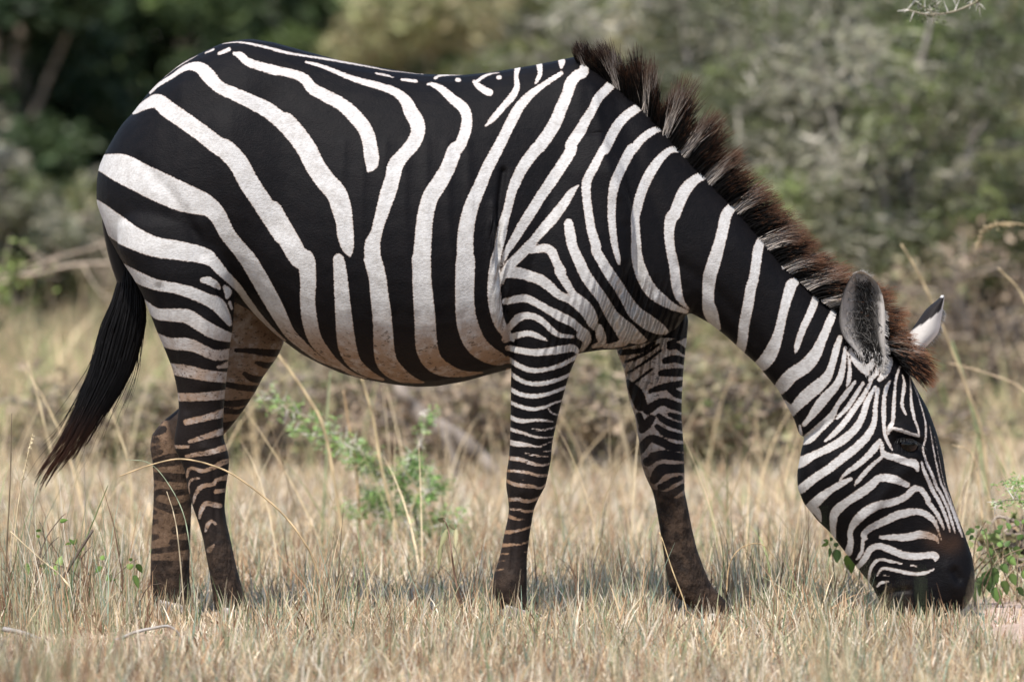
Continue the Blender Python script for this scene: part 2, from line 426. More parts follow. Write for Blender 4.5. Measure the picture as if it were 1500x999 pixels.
# trunk: x, top, bottom (photo rows), half width in metres
TRUNK = [(142, 262, 298, .03), (146, 242, 310, .075), (152, 229, 325, .105), (160, 213, 348, .13), (170, 196, 366, .15), (180, 181, 384, .168),
 (196, 164, 408, .187), (216, 138, 425, .207), (236, 117, 440, .222), (270, 90, 450, .238), (298, 76, 450, .247), (322, 65, 446, .25), (342, 60, 442, .252),
 (366, 57, 455, .255), (400, 62, 488, .262), (440, 73, 518, .272), (470, 81, 534, .28), (500, 89, 547, .288), (534, 95, 556, .295), (580, 103, 564, .30),
 (610, 108, 567, .30), (640, 109.5, 566, .298), (680, 110, 559, .287), (720, 106, 548, .268), (750, 101, 540, .25), (780, 96, 533, .232), (810, 90, 527, .215),
 (848, 82, 518, .195), (880, 101, 513, .18), (905, 122, 512, .17), (960, 176, 500, .135), (990, 212, 482, .10), (1003, 236, 466, .06)]
rings = []
for x, t, bt, w in TRUNK:
    p0, p1 = W(x, t), W(x, bt); c = (p0 + p1) / 2; h = (p0 - p1)[2] / 2
    sn, cs = np.sin(ang), np.cos(ang)
    yy = w * np.sign(sn) * np.abs(sn) ** .86 * (1 - .13 * cs)
    rings.append(np.stack([np.full(K, c[0]), yy, c[2] + h * cs], -1))
body.rings(rings)
# neck and head: front/top point, back/bottom point, half width
NECK = [(850, 88, 850, 512, .17), (905, 122, 880, 510, .165), (950, 160, 922, 505, .155), (1000, 218, 955, 492, .145), (1038, 257, 984, 472, .135), (1080, 300, 1011, 458, .125),
 (1122, 349, 1040, 474, .115), (1154, 386, 1062, 491, .107), (1204, 434, 1108, 533, .096), (1255, 466, 1140, 571, .09), (1300, 502, 1163, 614, .085), (1325, 530, 1172, 640, .078)]
HEAD = [(1290, 495, 1215, 560, .05), (1322, 525, 1185, 620, .075), (1338, 560, 1174, 657, .088), (1360, 600, 1167.5, 692, .096), (1372, 632, 1168, 714, .097), (1381, 665, 1177, 737, .09), (1388, 710, 1198, 763, .078),
 (1399, 745, 1217, 781, .067), (1408, 768, 1238, 809, .059), (1417, 793, 1260, 837, .055), (1424.5, 815, 1277, 858, .055), (1428.5, 842, 1287, 878, .057),
 (1427, 868, 1291, 896, .053), (1416, 889, 1298, 908, .042), (1395, 902, 1312, 912, .02)]
for tab, pw in ((NECK, .8), (HEAD, .78)):
    rings = []
    for x0, y0, x1, y1, w in tab:
        p0, p1 = W(x0, y0), W(x1, y1); c = (p0 + p1) / 2; h = (p0 - p1) / 2
        sn, cs = np.sin(ang), np.cos(ang)
        yy = w * np.sign(sn) * np.abs(sn) ** pw * (1 - (.10 if tab is NECK else -.05) * cs)
        r = c + h * cs[:, None]; r[:, 1] += yy; rings.append(r)
    body.rings(rings)
# limbs: photo row, left edge, right edge, half thickness, sideways centre
HIND_NEAR = [(290, 190, 350, .08, -.13), (330, 172, 352, .10, -.14), (365, 172, 350, .105, -.145), (400, 191, 346, .105, -.148), (430, 208, 344.5, .10, -.148), (460, 220, 342.5, .093, -.145), (486, 230, 340.5, .086, -.142), (510, 240.5, 336.5, .078, -.138),
 (540, 252.5, 333.5, .068, -.134), (570, 259.5, 330.5, .06, -.13), (595, 262, 328, .054, -.126), (620, 259, 327, .05, -.124), (642, 255, 327.5, .047, -.122), (658, 256, 333, .046, -.121), (672, 263, 336, .045, -.12), (690, 271, 335, .043, -.12), (712, 274, 331.5, .039, -.12),
 (742, 282, 329, .034, -.12), (765, 290.5, 332, .034, -.12), (790, 297.5, 338, .035, -.12), (815, 302, 343, .037, -.12), (840, 307, 349, .041, -.12), (860, 310, 355, .043, -.12), (880, 313, 361, .044, -.12), (897, 316, 365, .044, -.12)]
HIND_FAR = [(400, 290, 390, .07, .13), (440, 290, 402, .08, .14), (470, 295, 408, .085, .14), (500, 305, 417, .08, .138), (522, 308, 407, .078, .135), (556, 298, 383, .068, .13), (571, 288, 376, .062, .13), (598, 262, 359, .055, .127), (619, 236, 343, .05, .124), (637, 222, 328, .047, .12),
 (656, 219.5, 302, .045, .12), (675, 223, 290, .043, .12), (707, 225, 284, .039, .12), (736, 224.5, 281, .036, .12), (776, 222, 279.5, .035, .12), (800, 221, 279, .036, .12), (824, 220.5, 278, .038, .12), (850, 220, 278, .041, .12), (872, 222, 281, .042, .12), (888, 223, 288, .043, .12)]
FORE_NEAR = [(200, 790, 890, .05, -.12), (250, 775, 915, .065, -.14), (300, 760, 925, .072, -.15), (340, 748, 930, .08, -.155), (380, 741, 928, .085, -.158), (404, 737, 918, .085, -.158), (428, 743, 905, .083, -.156), (456, 749, 888, .08, -.152), (480, 750, 868, .076, -.148), (500, 750, 856, .072, -.144), (522, 749.5, 845, .068, -.14),
 (546, 748.5, 835, .063, -.135), (566, 748, 829, .058, -.132), (588, 748, 823, .054, -.13), (620, 747.5, 815, .049, -.127), (650, 746.5, 809, .046, -.125), (672, 745, 807.5, .045, -.124), (690, 742, 804, .046, -.123), (712, 741, 799, .046, -.122), (730, 744, 789, .042, -.121), (746, 745.5, 782, .037, -.12),
 (762, 743, 779.5, .033, -.12), (784, 738, 776, .031, -.12), (816, 731.5, 772, .031, -.12), (840, 724, 772, .036, -.12), (858, 719.5, 772, .039, -.12), (872, 722.5, 771, .037, -.12), (884, 730, 774, .035, -.12), (895, 732, 778, .036, -.12)]
FORE_FAR = [(400, 890, 990, .07, .13), (440, 893, 1002, .075, .135), (470, 895, 1008.5, .075, .135), (500, 900, 1006, .072, .132), (520, 905, 1003.5, .068, .13), (540, 914, 1001.5, .063, .128), (580, 920, 999, .055, .125), (610, 930, 998.5, .05, .124), (650, 936, 1001.5, .046, .122), (680, 939.5, 1002.5, .045, .12), (697, 945, 1003, .045, .12),
 (720, 956, 1003, .041, .12), (738, 960, 1007, .036, .12), (772, 966, 1013.5, .033, .12), (804, 971, 1021, .033, .12), (840, 976, 1034.5, .037, .12), (858, 980, 1043, .038, .12), (873, 988, 1057, .036, .12), (884, 1006, 1067, .035, .12), (896, 1018, 1078, .036, .12), (906, 1024, 1083, .036, .12)]
LIMBS = (HIND_NEAR, HIND_FAR, FORE_NEAR, FORE_FAR)
for tab in LIMBS:
    rings = []
    for py, l, r, th, yc in tab:
        p0, p1 = W(l, py, yc), W(r, py, yc); c = (p0 + p1) / 2; h = (p1 - p0)[0] / 2
        sn, cs = np.sin(ang), np.cos(ang)
        rings.append(np.stack([c[0] + h * np.sign(cs) * np.abs(cs) ** .9, c[1] + th * np.sign(sn) * np.abs(sn) ** .9, np.full(K, c[2])], -1))
    body.rings(rings)
raw = body.build('raw_body')
md = raw.modifiers.new('v', 'REMESH'); md.mode = 'VOXEL'; md.voxel_size = 0.0042; md.use_smooth_shade = True
md = raw.modifiers.new('s', 'SMOOTH'); md.factor = .5; md.iterations = 16
dg = bpy.context.evaluated_depsgraph_get()
bm_ = bpy.data.meshes.new_from_object(raw.evaluated_get(dg))
me0 = raw.data; bpy.data.objects.remove(raw); bpy.data.meshes.remove(me0)
n = len(bm_.vertices); V = np.empty(n * 3, np.float32); bm_.vertices.foreach_get('co', V); V = V.reshape(-1, 3).astype(float)
NRM = np.empty(n * 3, np.float32); bm_.vertex_normals.foreach_get('vector', NRM); NRM = NRM.reshape(-1, 3).astype(float)
px, py = side(V)
# relief: brow ridge, eye socket, mouth, nostril, folds of skin
disp = np.zeros(n)
def relief(pts, sig, amt, mask=1.0):
    global disp
    disp = disp + near(px, py, np.array(pts, float), sig) * amt * np.abs(NRM[:, 1]) * mask
relief([(1309, 630), (1322, 631), (1336, 636), (1348, 641)], 5, .012)
relief([(1316, 650), (1344, 652)], 9, -.009)
relief([(1318, 672), (1345, 671)], 5, .004)
relief([(1289, 884), (1312, 872), (1335, 868)], 4, -.006)
relief([(1402, 842), (1408, 852)], 7, -.010)
relief([(1395, 836), (1402, 862)], 14, .006)
relief([(1225, 700), (1260, 740)], 40, .008)
relief([(1270, 760), (1330, 690), (1365, 700)], 10, .006)
relief([(738, 250), (731, 320), (733, 400), (746, 470), (752, 505)], 5, -.012)
relief([(722, 300), (722, 420), (735, 500)], 6, .006)
relief([(322, 421), (331, 446), (341, 466)], 4, -.010)
relief([(300, 330), (322, 400)], 16, .006)
relief([(850, 120), (880, 220), (925, 330), (945, 400)], 22, .010)
relief([(800, 330), (860, 430)], 40, .006)
relief([(905, 150), (960, 300), (1000, 420)], 12, -.006)
relief([(265, 128), (300, 118)], 24, .012)
relief([(400, 150), (425, 230), (415, 320)], 34, -.013)
relief([(330, 190), (345, 300), (352, 390)], 26, .009)
relief([(205, 235), (265, 300), (300, 370)], 9, -.006)
relief([(235, 420), (255, 520), (272, 600)], 6, -.006)
relief([(300, 470), (300, 560)], 12, .005)
for q in range(7): relief([(505 + q * 30, 210), (498 + q * 32, 330), (512 + q * 32, 450)], 7, .0028)
relief([(868, 135), (885, 230), (915, 320)], 8, .006)
relief([(905, 300), (935, 400), (930, 450)], 10, -.007)
relief([(1120, 520), (1060, 440), (1000, 390)], 12, -.006)
relief([(1080, 360), (1180, 470), (1230, 560)], 24, .006)
relief([(1212, 610), (1195, 660), (1205, 720)], 8, -.004)
relief([(770, 560), (766, 640)], 6, -.004); relief([(800, 560), (792, 640)], 8, .004)
relief([(765, 700), (765, 720)], 8, .005); relief([(757, 760), (748, 835)], 3, -.004)
relief([(312, 690), (318, 790)], 3, -.004); relief([(300, 655), (318, 668)], 8, .005)
relief([(985, 740), (1002, 835)], 4, -.004)
V += NRM * disp[:, None]
px, py = side(V)
stripe = band_dist(parse(WHITE), px, py)
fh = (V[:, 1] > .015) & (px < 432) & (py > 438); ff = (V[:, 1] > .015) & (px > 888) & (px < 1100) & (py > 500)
pfx, pfy = side(V, .10)
stripe[fh] = -band_dist(parse(BLACK_FAR_HIND), pfx[fh], pfy[fh])
stripe[ff] = -band_dist(parse(BLACK_FAR_FORE), pfx[ff], pfy[ff])
# dirt and painted shade: tan dust on the white, muddied lower legs, shaded far hind thigh
tan = .9 * sm(600, 760, py) * (px < 1110) + .85 * sm(440, 545, py + .06 * np.abs(px - 600) * (px > 600)) * (px > 375) * (px < 747)
tan = np.where((px < 345) & (py > 380), np.maximum(tan, .75 * sm(430, 620, py)), tan)
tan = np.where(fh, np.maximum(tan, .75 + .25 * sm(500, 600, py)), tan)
tan = np.maximum(tan, .35 * sm(470, 520, py) * sm(840, 870, px) * (1 - sm(985, 1005, px)))
tan = np.maximum(tan, .9 * near(px, py, np.array([(1372, 790.), (1400, 800.)]), 16))
mud_shade = np.zeros(n)
mud_shade = np.where(px < 420, .95 * sm(740, 830, py), mud_shade)
mud_shade = np.where((px > 700) & (px < 830), .6 * sm(790, 860, py), mud_shade)
mud_shade = np.where(ff, 1.0 * sm(690, 745, pfy) + .55 * sm(560, 680, pfy) * sm(985, 945, px) * 1.0, mud_shade)  # upper far foreleg: darker towards its left edge
mud_shade = np.where(fh, np.maximum(mud_shade, .45 + .42 * sm(590, 660, pfy)), mud_shade)  # shade of the far inner thigh painted in, above the muddy shank
brn = near(px, py, np.array([(1372, 792.), (1392, 802.), (1402, 798.)]), 12)
muz = sm(800, 850, py + (px - 1380) * .1) * (px > 1250)
wrk = near(px, py, np.array([(850, 500.), (900, 470.), (960, 480.)]), 40) + near(px, py, np.array([(905, 430.), (950, 470.)]), 30) + .8 * near(px, py, np.array([(728, 330.), (735, 470.)]), 10) + 1.0 * ff * near(px, py, np.array([(960, 520.), (930, 560.)]), 40)
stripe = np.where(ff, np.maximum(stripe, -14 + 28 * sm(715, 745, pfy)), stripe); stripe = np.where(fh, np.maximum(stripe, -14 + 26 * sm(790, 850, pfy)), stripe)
bm_.vertices.foreach_set('co', V.astype(np.float32).ravel())
# ears joined to the body mesh (closed leaf-shaped cups)
def ear_mesh(rows, y_of, cup, thick, nu=13):
    """rows: photo row, left, right"""
    rr = catmull(np.array(rows, float), 4); m = len(rr); out = []; uv = []
    u = np.linspace(-1, 1, nu)
    for k, (r, l, q) in enumerate(rr):
        v = k / (m - 1); f = W(l + (q - l) * (u + 1) / 2, r, 0)
        yb = y_of(v) + cup * math.sin(math.pi * min(1, .12 + v * .9)) ** .6 * (1 - u ** 2)
        f[:, 1] = yb; g = f.copy(); g[:, 1] += thick * (1 - .55 * np.abs(u) ** 4); g[:, 0] += 0
        out.append(np.vstack([f, g[::-1]])); uv.append(np.vstack([np.stack([u, np.full(nu, v), np.zeros(nu)], -1), np.stack([u[::-1], np.full(nu, v), np.ones(nu)], -1)]))
    return np.array(out), np.array(uv)
NEAR_EAR = [(396, 1254, 1260), (399, 1248, 1267), (404, 1244, 1273), (412, 1239, 1281), (428, 1232, 1289), (449, 1228, 1293), (470, 1227, 1294.5), (490, 1232, 1294), (508, 1246, 1295), (522, 1258, 1296), (535, 1263, 1294), (548, 1266, 1290), (560, 1268, 1286)]
FAR_EAR = [(434, 1382, 1386), (440, 1377, 1386), (454, 1360, 1384), (470, 1348, 1381), (490, 1334, 1376), (510, 1324, 1358), (525, 1318, 1341), (540, 1312, 1332)]
bm2 = MB(); attr_all = []
cw, ck = np.array((.50, .47, .44)), np.array((.016, .014, .014))
for rows, y_of, cup, th, side_ in ((NEAR_EAR, lambda v: -.125 + .065 * v ** 1.5, .034, .008, 0), (FAR_EAR, lambda v: .105 - .05 * v, -.022, -.008, 1)):
    rg, uv = ear_mesh(rows, y_of, cup, th); m, k, _ = rg.shape
    st0 = bm2.n; u, v, back = uv[..., 0].ravel(), uv[..., 1].ravel(), uv[..., 2].ravel()
    nz = np.sin(u * 9 + v * 31) * .5 + np.sin(v * 57 - u * 5) * .5
    if side_ == 0:
        g = .026 + .25 * sm(-.10, -.62, u) + .20 * sm(.34, .08, v) + .10 * sm(.45, .7, u) * sm(.9, .3, v) + .012 * nz * (np.abs(u) < .7)
        c = np.stack([g, g * .93, g * .87], -1)
        c = np.where((sm(.74, .90, u) * sm(.25, .45, v) > .5)[:, None], cw * .9, c)
        c = np.where((v < .12 + .03 * u)[:, None] & (u > -.75)[:, None], cw, c)
        c = np.where((u < -.93)[:, None] & (v < .8)[:, None], ck * 1.5, c)
        c = np.where((v > .80)[:, None], np.where((np.abs(u + .2) < .35)[:, None], ck * 4, cw * .75), c)
        c = np.where((back > .5)[:, None], np.where((np.sin(v * 16) > .2)[:, None], cw, ck), c)
    else:
        c = np.where((v < .10)[:, None], cw, np.where((v + .14 * u < .40)[:, None], ck, cw * .85))
        c = np.where((u > .8)[:, None], cw, c)
    bm2.rings(rg, True, np.ones((m, 3)))
    bm2.C[-1] = np.vstack([c, c[0], c[-1]])
em = fast_mesh('ears', np.vstack(bm2.V), np.vstack(bm2.Q), np.vstack(bm2.T), np.vstack(bm2.C))
ne = len(em.vertices)
for nm, arr, fill in (('stripe', stripe, 14), ('tan', tan, 0), ('mud_shade', mud_shade, 0), ('brn', brn, 0), ('muz', muz, 0), ('wrk', wrk, 0), ('ear', np.zeros(n), 1)):
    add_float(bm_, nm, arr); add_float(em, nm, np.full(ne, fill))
add_col(bm_, np.zeros((n, 3)))
import bmesh
bmm = bmesh.new(); bmm.from_mesh(bm_); bmm.from_mesh(em); bm_.clear_geometry()
for a in [a.name for a in bm_.attributes if a.name in ('stripe', 'tan', 'mud_shade', 'brn', 'muz', 'wrk', 'ear', 'Col')]: pass
bmm.to_mesh(bm_); bmm.free(); bpy.data.meshes.remove(em)
bm_.name = 'zebra_body'
for p in bm_.polygons: p.use_smooth = True

m = NT('zebra_coat')
tc = m.n('ShaderNodeTexCoord').outputs['Object']
hair = m.noise(260, 3, .6, tc, (.45, 1, 1)); hair2 = m.noise(900, 2, .6, tc, (.35, 1, .6)); big = m.noise(9, 4, .6, tc); mid = m.noise(40, 4, .65, tc)
st = m.math('ADD', m.attr('stripe'), m.math('MULTIPLY', m.math('SUBTRACT', hair, .5), 3.6))
black = m.ramp(m.math('ADD', st, .75), -.75, .75)
edge = m.math('MULTIPLY', m.ramp(st, -2.6, .2), .55)
white = m.mix(m.ramp(mid, .35, .7), (.46, .45, .44), (.38, .365, .35))
white = m.mix(m.ramp(hair, .35, .7), white, m.mix(1.0, white, (.78, .77, .76), 'MULTIPLY'))
white = m.mix(edge, white, (.33, .20, .125))
dirt = m.math('MULTIPLY', m.attr('tan'), m.ramp(m.math('ADD', m.math('MULTIPLY', mid, .6), m.math('MULTIPLY', big, .5)), .40, .64, .36, 1.0))
white = m.mix(dirt, white, (.215, .132, .080))
dirt = m.math('MAXIMUM', dirt, m.ramp(m.attr('tan'), .86, 1.0, 0, .92)); white = m.mix(dirt, white, (.215, .132, .080))
speck = m.math('MULTIPLY', m.ramp(m.noise(70, 3, .7, tc, (1, 1, 1.8)), .57, .64), m.ramp(m.attr('tan'), .12, .4))
white = m.mix(m.math('MULTIPLY', speck, .8), white, (.06, .04, .03))
blk = m.mix(m.ramp(mid, .3, .75), (.0020, .0018, .0025), (.0044, .0036, .0041))
blk = m.mix(m.math('MULTIPLY', m.attr('tan'), .5), blk, (.022, .015, .012))
col = m.mix(black, white, blk)
mud_shade_fac = m.math('MULTIPLY', m.attr('mud_shade'), m.ramp(m.math('ADD', m.math('MULTIPLY', big, .5), m.math('MULTIPLY', mid, .55)), .30, .68, .35, 1.0))
mud_shade_col = m.mix(m.ramp(mid, .35, .65), (.016, .0105, .0075), (.052, .034, .0235))
col = m.mix(m.math('MULTIPLY', mud_shade_fac, .92), col, mud_shade_col)
col = m.mix(m.math('MULTIPLY', m.attr('brn'), m.math('MULTIPLY', black, .75)), col, (.030, .016, .010))
col = m.mix(m.attr('ear'), col, m.attr('Col', 'Color'))
m.l(col, m.b.inputs['Base Color'])
m.l(m.math('ADD', m.math('MULTIPLY', m.attr('muz'), -.12), .62), m.b.inputs['Roughness'])
m.b.inputs['Specular IOR Level'].default_value = .10
wv = m.n('ShaderNodeTexWave', wave_type='BANDS', bands_direction='DIAGONAL'); wv.inputs['Scale'].default_value = 26; wv.inputs['Distortion'].default_value = 5; wv.inputs['Detail'].default_value = 2; wv.inputs['Detail Scale'].default_value = 1.2
mp = m.n('ShaderNodeMapping'); mp.inputs['Rotation'].default_value = (0, R(-75), 0); mp.inputs['Scale'].default_value = (1, .2, .35)
m.l(tc, mp.inputs['Vector']); m.l(mp.outputs[0], wv.inputs['Vector'])
h = m.math('ADD', m.math('MULTIPLY', hair, .0012), m.math('MULTIPLY', hair2, .0007))
h = m.math('ADD', h, m.math('MULTIPLY', mid, .0012))
h = m.math('ADD', h, m.math('MULTIPLY', m.math('MULTIPLY', wv.outputs['Fac'], m.attr('wrk')), .016))
h = m.math('ADD', h, m.math('MULTIPLY', m.math('MULTIPLY', m.noise(60, 4, .7, tc, (1, 1, .4)), m.attr('mud_shade')), .012))
m.bump(h, .9, 1.0)
COAT = m.m

zebra = empty('zebra')
tag(zebra, 'plains zebra grazing with its head down and its lower legs muddy', 'zebra')
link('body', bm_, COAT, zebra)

# hair strands: thin three-sided tapering tubes
def strands(mb, P, r0, col0, col1, tip=.15):
    """P: (N, K, 3) paths; col0/col1 (N, 3) colour at root and tip"""
    P = np.asarray(P); N, Kk, _ = P.shape
    t = np.gradient(P, axis=1); t /= np.linalg.norm(t, axis=2, keepdims=True) + 1e-9
    u = np.cross(t, np.array([0.15, 1.0, 0.1])); u /= np.linalg.norm(u, axis=2, keepdims=True) + 1e-9; v = np.cross(t, u)
    w = np.linspace(1, tip, Kk)[None, :, None] * np.asarray(r0).reshape(-1, 1, 1)
    a = np.arange(3) / 3 * 2 * np.pi
    Vv = P[:, :, None] + w[:, :, None] * (u[:, :, None] * np.cos(a)[None, None, :, None] + v[:, :, None] * np.sin(a)[None, None, :, None])
    base = (np.arange(N) * Kk * 3)[:, None, None]; i = (np.arange(Kk - 1) * 3)[None, :, None]; j = np.arange(3)[None, None]
    Q = np.stack([base + i + j, base + i + (j + 1) % 3, base + i + 3 + (j + 1) % 3, base + i + 3 + j], -1).reshape(-1, 4)
    f = np.linspace(0, 1, Kk)[None, :, None]
    if callable(col1): c = col1(f)
    else: c = col0[:, None] * (1 - f) + col1[:, None] * f
    mb.add(Vv.reshape(-1, 3), Q, None, np.repeat(c.reshape(-1, 3), 3, 0))
hm = NT('zebra_hair'); hm.l(hm.attr('Col', 'Color'), hm.b.inputs['Base Color']); hm.b.inputs['Roughness'].default_value = .5; hm.b.inputs['Specular IOR Level'].default_value = .15
trn = hm.n('ShaderNodeBsdfTranslucent'); hm.l(hm.attr('Col', 'Color'), trn.inputs['Color']); mx = hm.n('ShaderNodeMixShader'); mx.inputs[0].default_value = .14
hm.l(hm.b.outputs[0], mx.inputs[1]); hm.l(trn.outputs[0], mx.inputs[2]); hm.l(mx.outputs[0], hm.out.inputs[0])
HAIR = hm.m

# mane: root point on the crest, lean from vertical (deg), length (px)
ROOT = np.array([(846, 84, -25, 26), (857, 90, -25, 40), (867, 96, -22, 46), (880, 102, -24, 30), (892, 110, -22, 62), (905, 119, -16, 74), (915, 126, -14, 48), (924, 134, -6, 44), (934, 142, -6, 84), (948, 156, -2, 94), (957, 168, 6, 60), (963, 176, 14, 26), (970, 184, 18, 50), (978, 192, 22, 104), (986, 202, 26, 98), (993, 210, 28, 44), (1003, 222, 32, 96), (1014, 234, 34, 98), (1024, 244, 38, 62), (1038, 257, 40, 74),
 (1058, 278, 46, 56), (1080, 300, 54, 68), (1100, 322, 58, 60), (1122, 347, 62, 68), (1150, 382, 64, 64), (1178, 406, 66, 76), (1204, 430, 68, 80), (1232, 450, 72, 92), (1258, 466, 76, 82), (1282, 484, 84, 60), (1302, 500, 94, 56), (1318, 515, 116, 78), (1330, 535, 122, 58)], float)
WHT = [(858, 5), (906, 7), (949, 8), (978, 8), (1004, 8), (1041, 10), (1082, 11), (1126, 12), (1156, 8), (1184, 12), (1214, 10), (1292, 5), (1306, 4)]
mane = MB(); NS = 12000
cum = np.concatenate([[0], np.cumsum(np.hypot(*np.diff(ROOT[:, :2], axis=0).T))]); q = rng.random(NS) * cum[-1]
rx, ry, ra, rl = (np.interp(q, cum, ROOT[:, i]) for i in range(4))
clump = np.round(q / 6.5); cr = rng.random((400, 4))[clump.astype(int) % 400]
ra = ra + (cr[:, 0] - .5) * 13 + rng.normal(0, 5, NS); rl = rl * (.86 + .28 * cr[:, 1]) * (1 - .65 * rng.random(NS) ** 1.8)

yr = rng.normal(0, .013, NS).clip(-.034, .034)
kk = np.linspace(0, 1, 6)
curl = np.interp(rx, [846, 950, 1060, 1130, 1330], [-6, -8, 22, 26, 20]) + rng.normal(0, 9, NS)
a = R(1) * (ra[:, None] + curl[:, None] * (kk[None] - .3))
dx = np.cumsum(np.sin(a), 1) / 6 * rl[:, None]; dz = np.cumsum(np.cos(a), 1) / 6 * rl[:, None]
dx -= dx[:, :1]; dz -= dz[:, :1]
rootd = rng.uniform(-9, 7, NS)
nx_ = np.interp(rx, [846, 900, 960, 1010, 1330], [.15, .5, .68, .72, .72]); ny_ = -np.sqrt(1 - nx_ ** 2)
P0 = W(rx + rootd * nx_, ry + rootd * ny_ + 2, 0)
yr = np.where(rootd < 0, -.022 - .0022 * -rootd + .25 * yr, yr)
P = P0[:, None] + np.stack([dx * S, (yr[:, None] * (1.0 + .5 * kk[None])) + 0 * dx, dz * S], -1)
P[:, :, 1] += -np.abs(yr[:, None]) * .3
dw = np.min([(np.abs(q - np.interp(x, ROOT[:, 0], cum)) - w * .8) for x, w in WHT], axis=0) + rng.normal(0, 1.5, NS)
isw = dw < .8
vary = .75 + .5 * rng.random(NS)
c0 = np.where(isw[:, None], np.array((.34, .30, .265)), np.array((.0028, .0024, .0023))) * vary[:, None]
red = np.interp(rx, [846, 1000, 1180, 1300], [.25, .40, .85, 1.5])[:, None]
c1 = (np.array((.010, .007, .006)) * (1 - .5 * red) + np.array((.19, .080, .038)) * red * .9) * vary[:, None]
c1 = np.where((rng.random(NS) < .06)[:, None], np.array((.26, .19, .13)), c1)
def mcol(f):
    fw = np.where(isw[:, None, None], sm(.35, .92, f), 0); g = sm(.76, 1.0, f); return (c0[:, None] * (1 - fw) + c1[:, None] * fw * .5) * (1 - g) + c1[:, None] * g
strands(mane, P, .0011 + .0006 * rng.random(NS), c0, mcol)
# a few stray pale hairs standing out from the crest, and the solid dark core the hair stands on
core = []
mm = mane.build('mane', HAIR, zebra); mm['label'] = 'upright black and white mane with rusty brown tips'

# tail
tail = MB()
dock = catmull(np.array([(168, 290), (166, 330), (174, 380), (186, 430), (184, 480), (172, 530)], float), 4)
Dp = W(dock[:, 0], dock[:, 1], .035); tail.tube(Dp, np.interp(np.arange(len(Dp)), [0, 8, len(Dp) - 1], [.030, .022, .006]), 10, (.012, .011, .011))
ENV = np.array([(380, 180, 190), (395, 178, 198), (415, 172, 206), (447, 163, 213), (468, 152, 214), (495, 143, 209), (540, 133, 195), (577, 119, 175), (607, 106, 155), (639, 92, 136), (668, 72, 120), (692, 56, 100), (715, 46, 88), (745, 40, 78)])
NT_ = 1900; u0 = rng.random(NT_); v0 = 380 + rng.random(NT_) ** 1.6 * 150; cid = np.round(u0 * 17).astype(int); cend = np.array([705, 716, 698, 684, 712, 722, 708, 690, 715, 700, 680, 694, 672, 660, 676, 640, 655, 620])[cid]
v1 = np.minimum(cend - rng.gamma(1.1, 34, NT_), v0 + 120 + rng.random(NT_) ** .6 * 300)
kk = np.linspace(0, 1, 9); vv = v0[:, None] + (v1 - v0)[:, None] * kk[None]
cl = cid / 17 + .012 * np.sin(cid * 5.3); uu = u0[:, None] + (cl - u0)[:, None] * sm(.25, .9, (vv - 380) / 335) * .95
edge_ = (rng.random(NT_) < .10)[:, None] * kk[None] ** 2 * rng.normal(0, .30, NT_)[:, None]; uu = uu + edge_ + rng.normal(0, .012, (NT_, 1))
l = np.interp(vv, ENV[:, 0], ENV[:, 1]); r_ = np.interp(vv, ENV[:, 0], ENV[:, 2])
yy = .035 + rng.uniform(-1, 1, NT_)[:, None] * .03 * np.sqrt(np.clip(1 - (2 * uu - 1) ** 2, .02, 1)) * np.interp(vv, [380, 470, 714], [.7, 1, .35])
Pt = W(l + (r_ - l) * uu, vv, yy); Pt[:, :, 1] = yy
brown = sm(585, 700, vv)[:, :, None] * (.1 + .9 * rng.random((NT_, 1, 1)) ** 1.5)
ct = np.array((.0050, .0046, .0052)) * (.6 + .8 * rng.random((NT_, 1, 1))) * (1 - brown) + np.array((.115, .048, .026)) * brown
strands(tail, Pt, .0011 + .0006 * rng.random(NT_), None, lambda f: ct, .18)
tl = tail.build('tail', HAIR, zebra); tl['label'] = 'long black tail with reddish brown tip strands'

# eyes
em_ = NT('zebra_eye'); em_.l(em_.mix(em_.ramp(em_.noise(40), .4, .6), (.0016, .0011, .001), (.012, .005, .003)), em_.b.inputs['Base Color'])
em_.b.inputs['Roughness'].default_value = .03; em_.b.inputs['Specular IOR Level'].default_value = .22
lash_m = NT('eyelash'); lash_m.l(lash_m.mix(lash_m.noise(200), (.002, .002, .002), (.006, .005, .004)), lash_m.b.inputs['Base Color']); lash_m.b.inputs['Roughness'].default_value = .5
def uvsphere(mb, c, r, a=20, b_=12, col=(1, 1, 1), sc=(1, 1, 1)):
    th = np.linspace(.02, np.pi - .02, b_)
    rg = [[(c[0] + r * sc[0] * math.sin(t) * math.cos(f), c[1] + r * sc[1] * math.cos(t), c[2] + r * sc[2] * math.sin(t) * math.sin(f)) for f in np.arange(a) / a * 2 * np.pi] for t in th]
    mb.rings(rg, True, col)
for sg in (-1, 1):
    e = W(1330.5, 651, sg * .09); sel = (np.abs(px - 1331) < 6) & (np.abs(py - 651) < 6) & (V[:, 1] * sg > 0)
    ys = np.abs(V[sel, 1]).max(); mb = MB(); uvsphere(mb, (e[0], sg * (ys - .0172), e[2] - .001), .0260, 28, 18)
    ob = mb.build('eye', em_.m, zebra)
    lb = MB(); NL = 46; f = np.linspace(0, 1, NL); lp = catmull(np.array([(1313, 640.), (1322, 639), (1336, 642), (1349, 650)]), 30); lp = lp[(f * (len(lp) - 1)).astype(int)]
    A_ = W(lp[:, 0], lp[:, 1], 0); A_[:, 1] = sg * (ys + .004); kq = np.linspace(0, 1, 5)
    Pl = A_[:, None] + np.stack([np.outer((f - .45) * .016 + rng.normal(0, .002, NL), kq), sg * np.outer(np.full(NL, .020), np.sin(kq * 1.6)), -np.outer(.009 + .004 * rng.random(NL), kq ** 1.6)], -1)
    strands(lb, Pl, np.full(NL, .0007), np.zeros((NL, 3)), np.zeros((NL, 3)))
    lo = lb.build('eyelashes', lash_m.m, ob)

